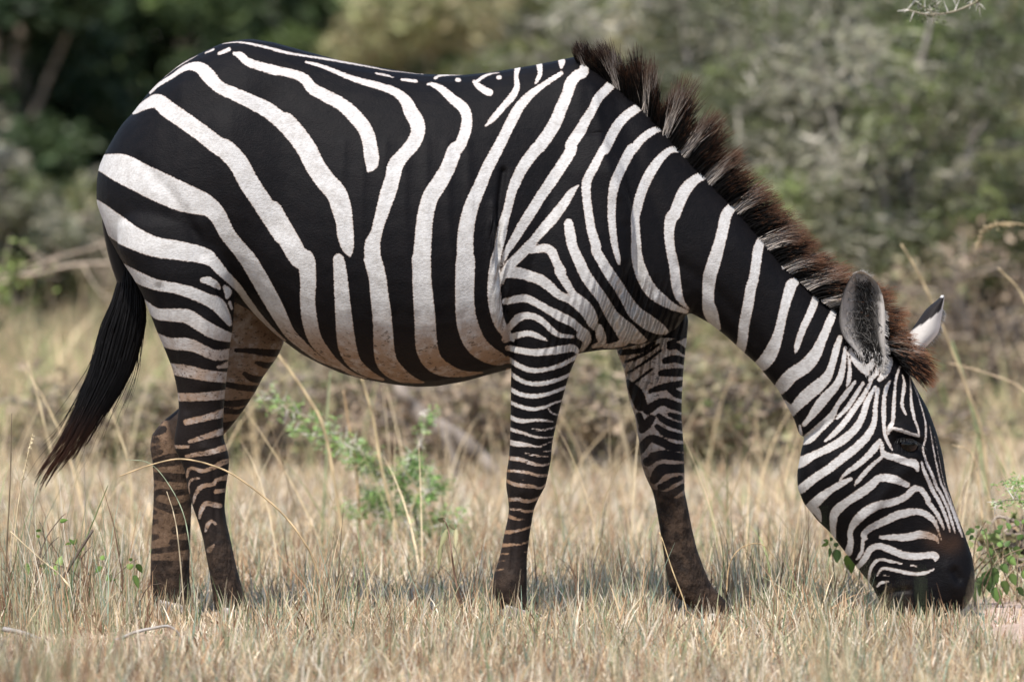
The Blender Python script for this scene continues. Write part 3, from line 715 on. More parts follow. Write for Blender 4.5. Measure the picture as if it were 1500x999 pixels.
# ear hair, whiskers and chin hair
eh = MB(); NE = 1150; ue = np.where(rng.random(NE) < .55, rng.normal(.08, .30, NE), rng.uniform(-.82, .85, NE)).clip(-.82, .85); ve = rng.uniform(.10, .84, NE)
er, _ = ear_mesh(NEAR_EAR, lambda v: -.125 + .065 * v ** 1.5, .034, .008, 13)
fi = er[:, :13]; mi = (ve * (len(fi) - 1)).astype(int); ui = ((ue + 1) / 2 * 12).astype(int)
E0 = fi[mi, ui] + rng.normal(0, .0025, (NE, 3)) * (1, .3, 1); kq = np.linspace(0, 1, 5)
rim_ = sm(-.10, -.62, ue) + sm(.34, .08, ve) + .5 * sm(.5, .75, ue); le = (.010 + .018 * rng.random(NE)) * np.where(rim_ > .5, .55, 1); aa = rng.normal(.5, .6, NE)
Pe = E0[:, None] + np.stack([np.outer(le * np.sin(aa), kq) + np.outer(rng.normal(0, .006, NE), kq ** 2), -np.outer(le * .35, np.sin(kq * 2.4)), -np.outer(le * np.cos(aa), kq) * np.where(rng.random(NE) < .8, 1, -1)[:, None]], -1)
g = np.where(rim_ > .5, .10 + .22 * rng.random(NE), np.where(rng.random(NE) < .6, .010, .07 + .10 * rng.random(NE))); g = np.where((ve < .19) & (ue > -.5), .45, g); ce = np.stack([g, g * .94, g * .88], -1)
strands(eh, Pe, np.full(NE, .0007), ce, ce)
for tab_, yy_, i0, kk_, sgn in ((FAR_EAR, .095, 2, 260, 1), (NEAR_EAR, -.095, 5, 160, 1), (NEAR_EAR, -.075, 8, 140, 0)):
    T_ = np.array(tab_, float); tt = rng.uniform(i0, len(T_) - (1 if tab_ is FAR_EAR else 2), kk_); rr_ = np.interp(tt, np.arange(len(T_)), T_[:, 0])
    xr = np.interp(tt, np.arange(len(T_)), T_[:, 2]) if sgn else np.interp(tt, np.arange(len(T_)), T_[:, 1]) + rng.random(kk_) * np.interp(tt, np.arange(len(T_)), T_[:, 2] - T_[:, 1])
    F0 = W(xr - 1.5, rr_, 0); F0[:, 1] = yy_ + rng.normal(0, .004, kk_) - (0 if sgn else .03); lf = rng.uniform(.008, .018, kk_); kf = np.linspace(0, 1, 4)
    Pf = F0[:, None] + np.stack([np.outer(lf * (.75 if sgn else .1), kf), -np.outer(lf * .2, kf), -np.outer(lf * rng.uniform(.2, .9, kk_), kf ** 1.3)], -1)
    cf = np.tile((.50, .47, .44), (kk_, 1)) * rng.uniform(.6, 1.1, (kk_, 1)); strands(eh, Pf, np.full(kk_, .0008), cf, cf)
eo = eh.build('ear_hair', HAIR, zebra)

# hooves
hf = NT('hoof'); hf.l(hf.mix(hf.ramp(hf.noise(30, 4, .6, None, (1, 1, .2)), .35, .65), (.10, .085, .075), (.30, .27, .25)), hf.b.inputs['Base Color']); hf.b.inputs['Roughness'].default_value = .55
for tab, bot in zip(LIMBS, (907, 897, 906, 924)):
    py0, l, r_, th, yc = tab[-1]; rg = []
    slope = (12 if tab is FORE_FAR else 7)
    for f in np.linspace(0, 1, 5):
        row = py0 - 7 + (bot - py0 + 7) * f; p0, p1 = W(l - 1 + slope * .4 * f, row, yc), W(r_ + 1 + slope * f, row, yc); c = (p0 + p1) / 2; hw = (p1 - p0)[0] / 2
        rg.append(np.stack([c[0] + hw * np.cos(ang), c[1] + (th + .002 + .008 * f) * np.sin(ang), c[2] + .012 * np.cos(ang) * (1 - f) * -1], -1))
    hb = MB(); hb.rings(rg); hb.build('hoof', hf.m, zebra)

# ------------------------------------------------------------------ ground
FOOT = W(1055, 924, .12)
def gz(x, y):
    x = np.asarray(x, float); y = np.asarray(y, float)
    z = .010 * np.sin(x * 2.3 + y * 1.1) + .008 * np.sin(y * 3.1 - x * 1.7 + 1) + .006 * np.sin(x * 6.1 + 2) * np.sin(y * 5.3)
    z = z * np.clip(.25 + .25 * (np.abs(y)), 0, 1) - .05 * np.exp(-((x - FOOT[0]) ** 2 + (y - .15) ** 2) / .16 ** 2)
    return z + .10 * sm(8, 22, y) * np.sin(x * .35 + y * .21) - .004
xs = np.concatenate([[-400, -150, -60, -25, -12], np.linspace(-7, 7, 141), [12, 25, 60, 150, 400]])
ys = np.concatenate([[-60, -30], np.linspace(-20, -6, 29), np.linspace(-5.9, 9, 150), np.linspace(9.5, 30, 42), [40, 60, 100, 200, 500, 1200]])
gx, gyv = np.meshgrid(xs, ys); gzv = gz(gx, gyv); far = (np.abs(gx) > 30) | (gyv > 60); gzv[far] = -.004
ni, nj = gx.shape; idx = np.arange(ni * nj).reshape(ni, nj)
gme = fast_mesh('ground', np.stack([gx, gyv, gzv], -1).reshape(-1, 3), np.stack([idx[:-1, :-1], idx[:-1, 1:], idx[1:, 1:], idx[1:, :-1]], -1).reshape(-1, 4))
gm = NT('dry_earth'); tc = gm.n('ShaderNodeTexCoord').outputs['Object']
c = gm.mix(gm.ramp(gm.noise(3, 5, .6, tc), .35, .65), (.27, .19, .125), (.46, .345, .235))
c = gm.mix(gm.ramp(gm.noise(45, 4, .7, tc), .4, .7), c, (.13, .09, .06))
sx = gm.n('ShaderNodeSeparateXYZ'); gm.l(tc, sx.inputs[0])
bare = gm.math('MULTIPLY', gm.ramp(gm.math('ADD', sx.outputs[0], gm.math('MULTIPLY', gm.noise(7, 3, .5, tc), .35)), 1.18, 1.38), gm.math('MULTIPLY', gm.ramp(sx.outputs[1], -1.4, -1.1), gm.ramp(sx.outputs[1], .7, .35)))
c = gm.mix(bare, c, gm.mix(gm.ramp(gm.noise(60, 3, .6, tc), .35, .7), (.50, .37, .30), (.36, .26, .20)))
gm.l(c, gm.b.inputs['Base Color']); gm.b.inputs['Roughness'].default_value = .95
gm.bump(gm.noise(55, 5, .7, tc), .7, .02)
tag(link('ground', gme, gm.m), kind='structure')

# ------------------------------------------------------------------ grass
GRASS = leafy('dry_grass', .65, .35, .12)
PAL = np.array([(.59, .45, .275), (.69, .56, .38), (.80, .71, .56), (.46, .29, .17), (.22, .125, .075), (.38, .38, .23), (.19, .25, .12), (.27, .35, .26)])
def box(v, a, b, s): return sm(a - s, a + s, v) * (1 - sm(b - s, b + s, v))
def hscale(x, y):
    k = 1 - .70 * box(x, -1.24, -.74, .04) * box(y, -1.9, -.72, .06)
    k = k * (1 - .60 * box(x, .84, 1.12, .05) * box(y, -1.1, .1, .08)) * (1 - .55 * box(x, .36, .58, .05) * box(y, -1.0, .15, .08)) * (1 - .5 * box(x, -.90, -.58, .05) * box(y, -1.1, .2, .08)) * (1 - .4 * box(x, -.10, .10, .04) * box(y, -.8, 0, .08))
    return k * (1 - .75 * box(x, 1.10, 3, .05) * box(y, -1.5, .5, .1))
def blades(N, x, y, h, w, pw, lean=.35, bend=.5, segs=3, pal=PAL, wind=.10):
    """N blades of grass: curved, tapering flat strips; returns vertices, quads, colours"""
    h = h * hscale(x, y); z = gz(x, y) - .004; az = rng.random(N) * 2 * np.pi; le = np.abs(rng.normal(0, lean, N)); bn = np.abs(rng.normal(0, bend, N))
    t = np.linspace(0, 1, segs + 1)
    ang_ = le[:, None] + bn[:, None] * t[None]
    st = h[:, None] / segs
    hor = np.concatenate([np.zeros((N, 1)), np.cumsum(np.sin(ang_[:, :-1]) * st, 1)], 1); ver = np.concatenate([np.zeros((N, 1)), np.cumsum(np.cos(ang_[:, :-1]) * st, 1)], 1)
    P = np.stack([x[:, None] + hor * np.cos(az)[:, None] + wind * ver * 0, y[:, None] + hor * np.sin(az)[:, None], z[:, None] + ver], -1)
    fa = rng.normal(0, .9, N); sd_ = np.stack([np.cos(fa), np.sin(fa), 0 * fa], -1)
    wd = w[:, None] * (1 - t[None] ** 1.6 * .88) / 2
    Vv = np.stack([P - sd_[:, None] * wd[:, :, None], P + sd_[:, None] * wd[:, :, None]], 2)
    k = (segs + 1) * 2; b = (np.arange(N) * k)[:, None]; i = (np.arange(segs) * 2)[None]
    Q = np.stack([b + i, b + i + 1, b + i + 3, b + i + 2], -1).reshape(-1, 4)
    ci = rng.choice(len(pal), N, p=np.array(pw) / np.sum(pw)); pt = np.sin(x * 3.1 + 1.3 * np.sin(y * 2.2)) * np.sin(y * 3.7 + 1.7 * np.sin(x * 1.9)) + .6 * np.sin(x * 9.3 + y * 4) * np.sin(y * 11 - x * 5)
    gi = (rng.random(N) < .26 * np.clip(pt, 0, 1)); ci = np.where(gi, 5 if len(pal) > 6 else 4, ci); c = pal[ci] * rng.uniform(.62, 1.22, (N, 1)) * np.clip(1.0 + .16 * pt, .75, 1.2)[:, None]
    return Vv.reshape(-1, 3), Q, np.repeat(c, k, 0)
def scatter(N, y0, y1, margin=1.55, pat=None, keep=None):
    """points across the wedge of ground the view covers, with room to both sides"""
    u = rng.random(N); y = y0 + (y1 - y0) * u
    half = 1.224 * (y + DIST) / DIST * margin
    x = (rng.random(N) * 2 - 1) * half
    if keep is not None:
        k = rng.random(N) < keep(x, y); x, y = x[k], y[k]
    return x, y
def clumpy(x, y): 
    return .5 + .5 * np.sin(x * 7 + 2 * np.sin(y * 5)) * np.sin(y * 9 + 2 * np.sin(x * 4 + 1))
def notbare(x, y): return 1 - .95 * sm(1.06, 1.16, x + .05 * np.sin(y * 7)) * sm(-1.35, -1.1, y) * (1 - sm(.3, .6, y)) * (1 - sm(1.7, 1.9, x))
def tufts(nt, per, y0, y1, spread, xs_=None):
    x, y = scatter(nt, y0, y1, keep=notbare)
    if xs_ is not None: x = xs_(len(x))
    x = np.repeat(x, per); y = np.repeat(y, per)
    return x + rng.normal(0, spread, len(x)), y + rng.normal(0, spread, len(x))
g = MB()
x, y = scatter(76000, -2.6, 3.0, keep=lambda x, y: notbare(x, y) * (.22 + .78 * clumpy(x, y) * (.4 + .6 * clumpy(x * .37 + 3, y * .41))))       # stubble around the animal
g.add(*[(a, b, None, c) for a, b, c in [blades(len(x), x, y, rng.gamma(3, .0150, len(x)) + .008, rng.uniform(.0024, .0066, len(x)), (5, 5, 5, 3, 3.4, 2.4, 1.8, 1.9), .6, .6)]][0])
x, y = scatter(33000, -2.6, 2.2, keep=lambda x, y: notbare(x, y))                                      # fallen straw lying every way
g.add(*[(a, b, None, c) for a, b, c in [blades(len(x), x, y, rng.gamma(3, .016, len(x)) + .02, rng.uniform(.0022, .0048, len(x)), (5, 6, 6, 3, 2.2, .6, .3, .2), 1.15, .4)]][0])
x, y = scatter(20000, -5.5, -2.5, keep=lambda x, y: .4 + .6 * clumpy(x, y))
g.add(*[(a, b, None, c) for a, b, c in [blades(len(x), x, y, rng.gamma(3, .013, len(x)) + .01, rng.uniform(.0025, .006, len(x)), (5, 5, 5, 3, 2.5, 1.8, 1.2, 1), .6, .5)]][0])
x, y = scatter(54000, 3.0, 9.0, keep=lambda x, y: .35 + .65 * clumpy(x * .7, y * .7))
g.add(*[(a, b, None, c) for a, b, c in [blades(len(x), x, y, rng.gamma(4, .0125, len(x)) + .015, rng.uniform(.003, .008, len(x)), (6, 7, 7, 3, 1, 1.4, .6, .4), .55, .7)]][0])
x, y = tufts(660, 14, -2.4, 3.2, .016)                                                                  # upright dark tufts, some green
g.add(*[(a, b, None, c) for a, b, c in [blades(len(x), x, y, rng.gamma(5, .016, len(x)) + .02, rng.uniform(.0020, .0042, len(x)), (3, 3, 2, 3, 3.5, 2.5, 2.5, 2), .25, .35)]][0])
for X0, X1, Y0, Y1, nn, hh in ((1048, 1190, 900, 860, 260, .115), (15, 210, 940, 860, 330, .12), (0, 110, 960, 900, 260, .13), (0, 200, 925, 870, 150, .19), (225, 300, 905, 890, 150, .115), (330, 372, 905, 890, 90, .09), (455, 500, 940, 905, 120, .12), (690, 780, 925, 890, 130, .075), (860, 960, 905, 880, 130, .09), (1280, 1425, 925, 890, 200, .07), (1430, 1500, 920, 880, 90, .08)):
    pxr = rng.uniform(X0, X1, nn); pyr = rng.uniform(Y1, Y0, nn); y = gy(pyr).clip(-1.6, 1.2) * .6; x = W(pxr, 900, y)[:, 0]
    y = np.where((pxr > 225) & (pxr < 375), -np.abs(y) - .2, y)
    g.add(*[(a, b, None, c) for a, b, c in [blades(nn, x, y, rng.gamma(6, hh / 6, nn) + .03, rng.uniform(.0020, .0040, nn), (2, 3, 3, 2.5, 3, 2.5, 2.5, 2.5), .2, .3)]][0])
go = g.build('dry_grass', GRASS); tag(go, 'short straw coloured grass stubble covering the ground round the hooves', 'grass', kind='stuff')

g = MB()
PAL2 = np.array([(.64, .50, .30), (.70, .57, .37), (.46, .35, .22), (.34, .26, .16), (.40, .41, .20), (.29, .36, .14)])
x, y = scatter(44000, 8.5, 27, 1.7, keep=lambda x, y: .25 + .75 * clumpy(x * .5, y * .4))
g.add(*[(a, b, None, c) for a, b, c in [blades(len(x), x, y, rng.gamma(4, .045, len(x)) * (.6 + .9 * clumpy(x * .4 + 2, y * .3)) + .05, rng.uniform(.005, .014, len(x)), (4, 4, 4, 3, 4, 3), .45, .8, pal=PAL2)]][0])
x, y = scatter(700, 1.2, 8.5, 1.2)
g.add(*[(a, b, None, c) for a, b, c in [blades(len(x), x, y, rng.gamma(6, .045, len(x)) + .1, rng.uniform(.003, .006, len(x)), (6, 6, 3, 2, 2, 1), .25, .6, 5, pal=PAL2)]][0])
go = g.build('tall_dry_grass', GRASS); tag(go, 'tall pale dry grass standing out of focus behind the zebra', 'grass', kind='stuff')

# ------------------------------------------------------------------ bushes
LEAF = leafy('leaf', .5, .35, .25, .35); BARK = NT('bark')
BARK.l(BARK.mix(BARK.ramp(BARK.noise(25, 5, .65, None, (1, 1, .25)), .35, .65), (.13, .10, .08), (.30, .25, .20)), BARK.b.inputs['Base Color']); BARK.b.inputs['Roughness'].default_value = .85
BARK.bump(BARK.noise(60, 4, .6, None, (1, 1, .3)), .6, .01); BARK = BARK.m
def leaves(C, size, col, asp=.5, flat=0.0):
    """one leaf (a folded diamond) at each point of C"""
    N = len(C); a = rng.normal(0, 1, (N, 3)); a[:, 2] *= .6; a /= np.linalg.norm(a, axis=1)[:, None]
    b = np.cross(a, rng.normal(0, 1, (N, 3))); b /= np.linalg.norm(b, axis=1)[:, None]; nn = np.cross(a, b)
    s = np.broadcast_to(np.asarray(size, float), (N,))[:, None]
    V = np.stack([C - a * s, C + b * s * asp - nn * s * .12, C + a * s, C - b * s * asp - nn * s * .12], 1)
    Q = np.arange(N * 4).reshape(N, 4)
    return V.reshape(-1, 3), Q, np.repeat(col, 4, 0)
def shrub(name, label, cat, px, Y, h, w, nleaf, size, pal, nst=9, dens=1.0, group=None, depth=None, thorns=False, low=.12, asp=.5):
    base = W(px, 500, Y); bx = base[0]; bz = float(gz(bx, Y))
    root = empty(name, (bx, Y, bz)); tag(root, label, cat, group)
    st = MB(); tips = []; d = depth or w * .8
    for i in range(nst):
        az = rng.random() * 6.283; rr = math.sqrt(rng.random())
        end = np.array([math.cos(az) * rr * w / 2, math.sin(az) * rr * d / 2, h * (rng.uniform(.55, 1.0) if rr < .6 else rng.uniform(.3, .8))])
        mid = end * np.array([.35, .35, .55]) + rng.normal(0, .04 * w, 3)
        p = catmull(np.array([[rng.normal(0, .04), rng.normal(0, .04), -.03], mid, end]), 5)
        st.tube(p, np.linspace(.010 + .012 * h, .004, len(p)), 5, (1, 1, 1))
        for _ in range(5):
            t = rng.uniform(.35, 1); q = p[int(t * (len(p) - 1))]; e = q + rng.normal(0, 1, 3) * np.array([w, d, h * .5]) * .16; e[2] = np.clip(e[2], low * h, h * 1.05)
            st.tube(catmull(np.array([q, (q + e) / 2 + rng.normal(0, .03, 3), e]), 3), np.linspace(.006, .002, 7), 4, (1, 1, 1)); tips.append(e)
            if thorns:
                for _ in range(7):
                    o = q + (e - q) * rng.random(); dv = rng.normal(0, 1, 3); dv /= np.linalg.norm(dv)
                    st.tube(np.array([o, o + dv * rng.uniform(.05, .11)]), [.0045, .001], 3, (1, 1, 1), False)
        tips.append(end)
    tips = np.array(tips); rad = rng.uniform(.06, .15, len(tips)) * math.sqrt(w * h)
    k = rng.choice(len(tips), nleaf, p=rad ** 1.5 / np.sum(rad ** 1.5))
    o = rng.normal(0, 1, (nleaf, 3)); o /= np.linalg.norm(o, axis=1)[:, None]; C = tips[k] + o * (rng.random(nleaf) ** .45 * rad[k])[:, None] * np.array([1.15, 1.1, .75])
    C[:, 2] = np.maximum(C[:, 2], .02)
    pal = np.array(pal); cb = pal[rng.integers(0, len(pal), len(tips))][k] * .6 + pal[rng.integers(0, len(pal), nleaf)] * .4
    cc = cb * rng.uniform(.7, 1.3, (nleaf, 1))
    lm = MB(); V_, Q_, c_ = leaves(C, rng.uniform(.6, 1.25, nleaf) * size, cc, asp); lm.add(V_, Q_, None, c_)
    st.build('stems', BARK if not thorns else THORN, root); lm.build('foliage', LEAF, root, False)
    return root
THORN = NT('thorn_wood'); THORN.l(THORN.mix(THORN.ramp(THORN.noise(30, 3), .4, .6), (.10, .085, .07), (.26, .235, .20)), THORN.b.inputs['Base Color']); THORN.b.inputs['Roughness'].default_value = .7; THORN = THORN.m
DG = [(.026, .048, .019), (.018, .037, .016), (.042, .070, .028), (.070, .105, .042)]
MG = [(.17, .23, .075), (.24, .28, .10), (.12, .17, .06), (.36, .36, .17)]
GG = [(.14, .145, .085), (.23, .215, .15), (.075, .083, .045), (.52, .48, .39), (.16, .19, .07)]
OL = [(.29, .265, .135), (.39, .325, .195), (.19, .21, .085), (.47, .39, .25)]
BR = [(.30, .22, .145), (.40, .30, .205), (.20, .145, .10), (.50, .39, .28), (.25, .25, .12)]
GA = 'bushes behind the zebra'
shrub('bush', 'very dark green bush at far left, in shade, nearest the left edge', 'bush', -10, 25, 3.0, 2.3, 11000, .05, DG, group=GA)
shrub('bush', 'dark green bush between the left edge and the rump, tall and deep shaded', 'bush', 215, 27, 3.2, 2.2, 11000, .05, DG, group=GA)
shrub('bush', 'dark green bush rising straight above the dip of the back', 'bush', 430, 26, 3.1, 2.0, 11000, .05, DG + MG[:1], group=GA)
shrub('bush', 'paler yellow green bush seen above the middle of the back', 'bush', 610, 24, 2.6, 1.5, 9000, .05, MG + OL[:2], group=GA)
shrub('bush', 'tan and green bush seen above the withers', 'bush', 800, 25, 2.7, 1.7, 9000, .05, MG + OL, group=GA)
shrub('bush', 'low grey green bush at the left edge, level with the rump', 'bush', 10, 17, 1.05, 1.0, 6000, .035, GG, group=GA)
shrub('bush', 'small olive bush left of the tail', 'bush', 95, 21, .9, 1.3, 5000, .035, OL + GG, group=GA)
shrub('thorn_bush', 'grey green thorn bush behind the mane, leftmost of the thorn thicket', 'bush', 985, 15, 2.1, 1.3, 9000, .048, GG, 12, group=GA, thorns=True, asp=.2)
shrub('thorn_bush', 'grey green thorn bush above the middle of the neck, full of pale thorns', 'bush', 1140, 12.5, 1.9, 1.3, 9500, .046, GG, 13, group=GA, thorns=True, asp=.2, low=.32)
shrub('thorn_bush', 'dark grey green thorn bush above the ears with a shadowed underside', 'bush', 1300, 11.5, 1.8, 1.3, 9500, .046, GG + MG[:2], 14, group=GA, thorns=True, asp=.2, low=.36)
shrub('thorn_bush', 'thorn bush at the upper right edge with light green clumps', 'bush', 1465, 12.5, 2.0, 1.3, 9500, .046, GG + MG, 13, group=GA, thorns=True, asp=.2, low=.3)
shrub('thorn_bush', 'thorn bush farther back, between the mane and the upper right thicket', 'bush', 1225, 18, 2.6, 1.9, 9500, .06, GG + MG, 10, group=GA, thorns=True, asp=.2)
shrub('thorn_bush', 'thorn bush farther back at the upper right corner', 'bush', 1440, 19, 2.7, 2.0, 9500, .06, GG + MG, 10, group=GA, thorns=True, asp=.2)
GB = 'dry shrubs on the plain'
for lab, px_, Y_, h_, w_, n_, pal_ in (
    ('brown dry shrub seen under the front of the belly', 690, 7.0, .38, .75, 2600, BR),
    ('brown dry shrub seen between the front legs', 870, 6.8, .42, .6, 2600, BR + OL[:1]),
    ('brown dry shrub in front of the chest, right of the far foreleg', 1050, 7.0, .48, .7, 3000, BR + MG[:1]),
    ('dry olive shrub under the throat, left of the jaw', 1130, 12, .8, .7, 3200, OL + MG[:2]),
    ('dry brown shrub right of the face, level with the eye', 1430, 10.5, .72, 1.0, 3400, BR),
    ('tall dry brown shrub right of the ears', 1390, 15, 1.0, 1.2, 4000, BR + OL),
    ('olive brown shrub at the right edge, behind the feathery sprig', 1520, 12, .9, .8, 3600, BR + OL),
    ('greyish dry shrub seen between the hind legs and the sapling', 440, 13, .62, 1.0, 2600, BR + OL),
    ('dry olive shrub behind the hind legs and tail', 250, 17, .7, 1.3, 3000, OL + BR),
    ('dry tan shrub behind the hocks, left of the legs', 160, 7.6, .32, .9, 2400, OL + BR),
    ('dry brown shrub behind the hocks, right of the legs', 370, 7.4, .36, .8, 2400, BR + OL[:2]),
    ('brown scrub bush behind the thorn sapling', 560, 7.8, .46, .9, 3200, BR + MG[:1]),
    ('low olive shrub right behind the near knee', 770, 7.6, .42, .7, 2600, OL + BR),
    ('brown and green scrub bush behind the far knee', 960, 7.2, .48, .7, 3000, BR + MG[:2]),
    ('low tan shrub far behind the muzzle, at the right', 1300, 7.8, .34, 1.0, 2600, BR + OL),
    ('low dark dry shrub at the right edge, just behind the leafy plant', 1500, 1.3, .18, .24, 700, MG[:3] + OL[:1] + BR[:1]),
    ('dry tan shrub low down at the left edge', 40, 18, .7, 1.2, 2600, OL + BR)):
    shrub('dry_shrub', lab, 'shrub', px_, Y_, h_, w_, int(n_ * .62), .021, pal_, 22, group=GB, low=.05)
# far wood: one mass closing the view
N = 46000; fx = rng.uniform(-26, 26, N); fy = rng.uniform(36, 44, N); top = 3.6 + .8 * np.sin(fx * .9) + .6 * np.sin(fx * 2.3 + 1)
C = np.stack([fx, fy, rng.random(N) ** .8 * top], -1); pal = np.array(DG + MG + OL[:2]); cc = pal[(np.floor(fx * .8 + fy) % len(pal)).astype(int)] * rng.uniform(.7, 1.3, (N, 1))
lm = MB(); V_, Q_, c_ = leaves(C, rng.uniform(.10, .24, N), cc, .55); lm.add(V_, Q_, None, c_)
tag(lm.build('far_woodland', LEAF, None, False), 'far off line of bushes closing the view behind everything', 'woodland', kind='stuff')

# ------------------------------------------------------------------ plants, stalks and dead wood near the animal
STEM = leafy('stem', .6, 0, .3)
def pathW(pts, Y, dj=.0):
    p = catmull(np.array(pts, float), 6); w = W(p[:, 0], p[:, 1], Y); w[:, 1] = Y
    return w + np.cumsum(rng.normal(0, dj, (len(w), 1)) * np.array([0, 1, 0]), 0)
def stalk(name, label, cat, pts, Y, r, col, group=None, tip=.35, head=None):
    mb = MB(); p = pathW(pts, Y, .003); c = np.array(col); n = len(p)
    mb.tube(p, np.linspace(r, r * tip, n), 6, c * (1 + .25 * np.sin(np.arange(n) * 1.7))[:, None])
    mid = p[int(n * .3)]
    if head is not None:
        k = head; i = rng.integers(int(n * .62), n, k); C = p[i] + rng.normal(0, r * 1.6, (k, 3)); V_, Q_, c_ = leaves(C, r * 2.2, np.tile(c * 1.05, (k, 1)), .35); mb.add(V_, Q_, None, c_)
    return tag(mb.build(name, STEM), label, cat, group)
SG = 'tall grass stalks'
ST = (.56, .42, .22)
stalk('grass_stalk', 'long golden grass stalk arching in front of the hind legs', 'grass stalk', [(486, 892), (470, 850), (450, 800), (410, 748), (350, 700), (310, 681), (265, 672), (220, 681), (175, 698)], -.38, .0031, (.44, .32, .18), SG, .5)
stalk('grass_stalk', 'thin grey green stalk bowing over the far hind leg', 'grass stalk', [(287, 895), (278, 800), (266, 745), (240, 700), (215, 677), (183, 674)], -.34, .0016, (.33, .38, .25), SG)
stalk('grass_stalk', 'short straight straw stalk in front of the far hind leg', 'grass stalk', [(270, 895), (262, 800), (255, 755), (244, 720)], -.33, .0019, (.52, .42, .28), SG, .5)
stalk('grass_stalk', 'dark upright stalk at the left edge, tallest there', 'grass stalk', [(6, 905), (10, 800), (15, 700), (17, 606)], -.3, .0026, (.17, .13, .08), SG, .4)
stalk('grass_stalk', 'feathery pale stalk beside the tall dark one at the left edge', 'grass stalk', [(12, 900), (24, 760), (36, 690), (47, 640)], -.1, .0020, (.55, .45, .28), SG, .5, 60)
stalk('grass_stalk', 'greyish straight stalk second from the left edge', 'grass stalk', [(56, 900), (51, 800), (48, 706)], -.2, .0022, (.42, .33, .22), SG, .4)
stalk('grass_stalk', 'long green stalk slanting up to the right below the tail', 'grass stalk', [(92, 895), (118, 810), (140, 755), (158, 711)], -.25, .0024, (.16, .20, .08), SG, .4)
stalk('grass_stalk', 'pale bleached stalk slanting down across the leafy plant at lower left', 'grass stalk', [(145, 968), (130, 905), (95, 850), (55, 815), (15, 778)], -.5, .0030, (.60, .48, .30), SG, .5)
stalk('grass_stalk', 'green stalk standing left of the wilted plant, in the stubble', 'grass stalk', [(545, 915), (537, 860), (528, 805), (523, 770)], -.1, .0022, (.24, .28, .13), SG, .3)
stalk('grass_stalk', 'short green stalk lying at a slant before the near front hoof', 'grass stalk', [(702, 935), (722, 918), (747, 903)], -.42, .0030, (.27, .36, .25), SG, .4)
stalk('grass_stalk', 'thin straw lying across the far front fetlock', 'grass stalk', [(1008, 906), (1002, 880), (985, 835), (972, 795), (966, 780)], -.05, .0018, (.50, .37, .2), SG, .5)
stalk('grass_stalk', 'bent straw bowing over the stubble right of the far front hoof', 'grass stalk', [(1064, 870), (1068, 830), (1080, 808), (1100, 797), (1120, 800), (1138, 822)], .1, .0018, (.40, .28, .15), SG, .5)
stalk('grass_stalk', 'blurred beige reed slanting down to the right from beside the ears', 'grass stalk', [(1452, 760), (1440, 640), (1418, 575), (1385, 490), (1350, 410), (1320, 358)], 3.4, .0050, (.44, .34, .2), SG, .5)
stalk('grass_stalk', 'drooping pale seed head at the right edge above the ears', 'grass stalk', [(1570, 900), (1565, 600), (1548, 400), (1515, 340), (1490, 328), (1462, 329), (1440, 338), (1433, 360)], 3.2, .0030, (.40, .31, .18), SG, .8, 110)
stalk('grass_stalk', 'thin pale stalk arching right across the gap behind the poll', 'grass stalk', [(1560, 800), (1545, 640), (1500, 572), (1440, 545), (1390, 532)], 3.0, .0036, (.52, .40, .26), SG, .4)
stalk('grass_stalk', 'blurred green reed at the right, crossing behind the forehead', 'grass stalk', [(1450, 760), (1440, 690), (1425, 600), (1395, 500)], 4.5, .0050, (.25, .30, .14), SG, .5)
stalk('grass_stalk', 'upper right straw slanting down to the right edge', 'grass stalk', [(1530, 760), (1528, 560), (1500, 440), (1462, 392)], 2.8, .0032, (.56, .44, .25), SG, .4)
stalk('grass_stalk', 'blurred bent straw right of the eye', 'grass stalk', [(1440, 770), (1432, 690), (1420, 660), (1395, 652)], 2.0, .0030, (.56, .42, .25), SG, .4)
stalk('grass_stalk', 'blurred straw slanting from the flank down to the sapling', 'grass stalk', [(505, 800), (478, 640), (450, 580), (408, 520)], 2.4, .0050, (.56, .43, .25), SG, .5)
stalk('grass_stalk', 'blurred straw rising under the belly, left of the sapling tip', 'grass stalk', [(585, 790), (560, 690), (548, 620), (532, 560), (526, 540)], 2.6, .0045, (.60, .47, .27), SG, .5)
stalk('grass_stalk', 'thin green reed under the belly', 'grass stalk', [(470, 800), (478, 680), (480, 600), (484, 545)], 3.0, .0042, (.30, .33, .18), SG, .5)
stalk('grass_stalk', 'blurred brown straw under the belly between two paler ones', 'grass stalk', [(528, 790), (522, 690), (512, 630), (503, 572)], 2.7, .0038, (.46, .31, .17), SG, .5)
stalk('grass_stalk', 'blurred pale straw between the tail and the hind legs', 'grass stalk', [(196, 800), (190, 690), (162, 600), (140, 545)], 2.6, .0040, (.55, .44, .27), SG, .5)
stalk('grass_stalk', 'blurred pale straw left of the tail', 'grass stalk', [(88, 800), (82, 700), (60, 600), (40, 530)], 2.8, .0042, (.55, .44, .27), SG, .5)

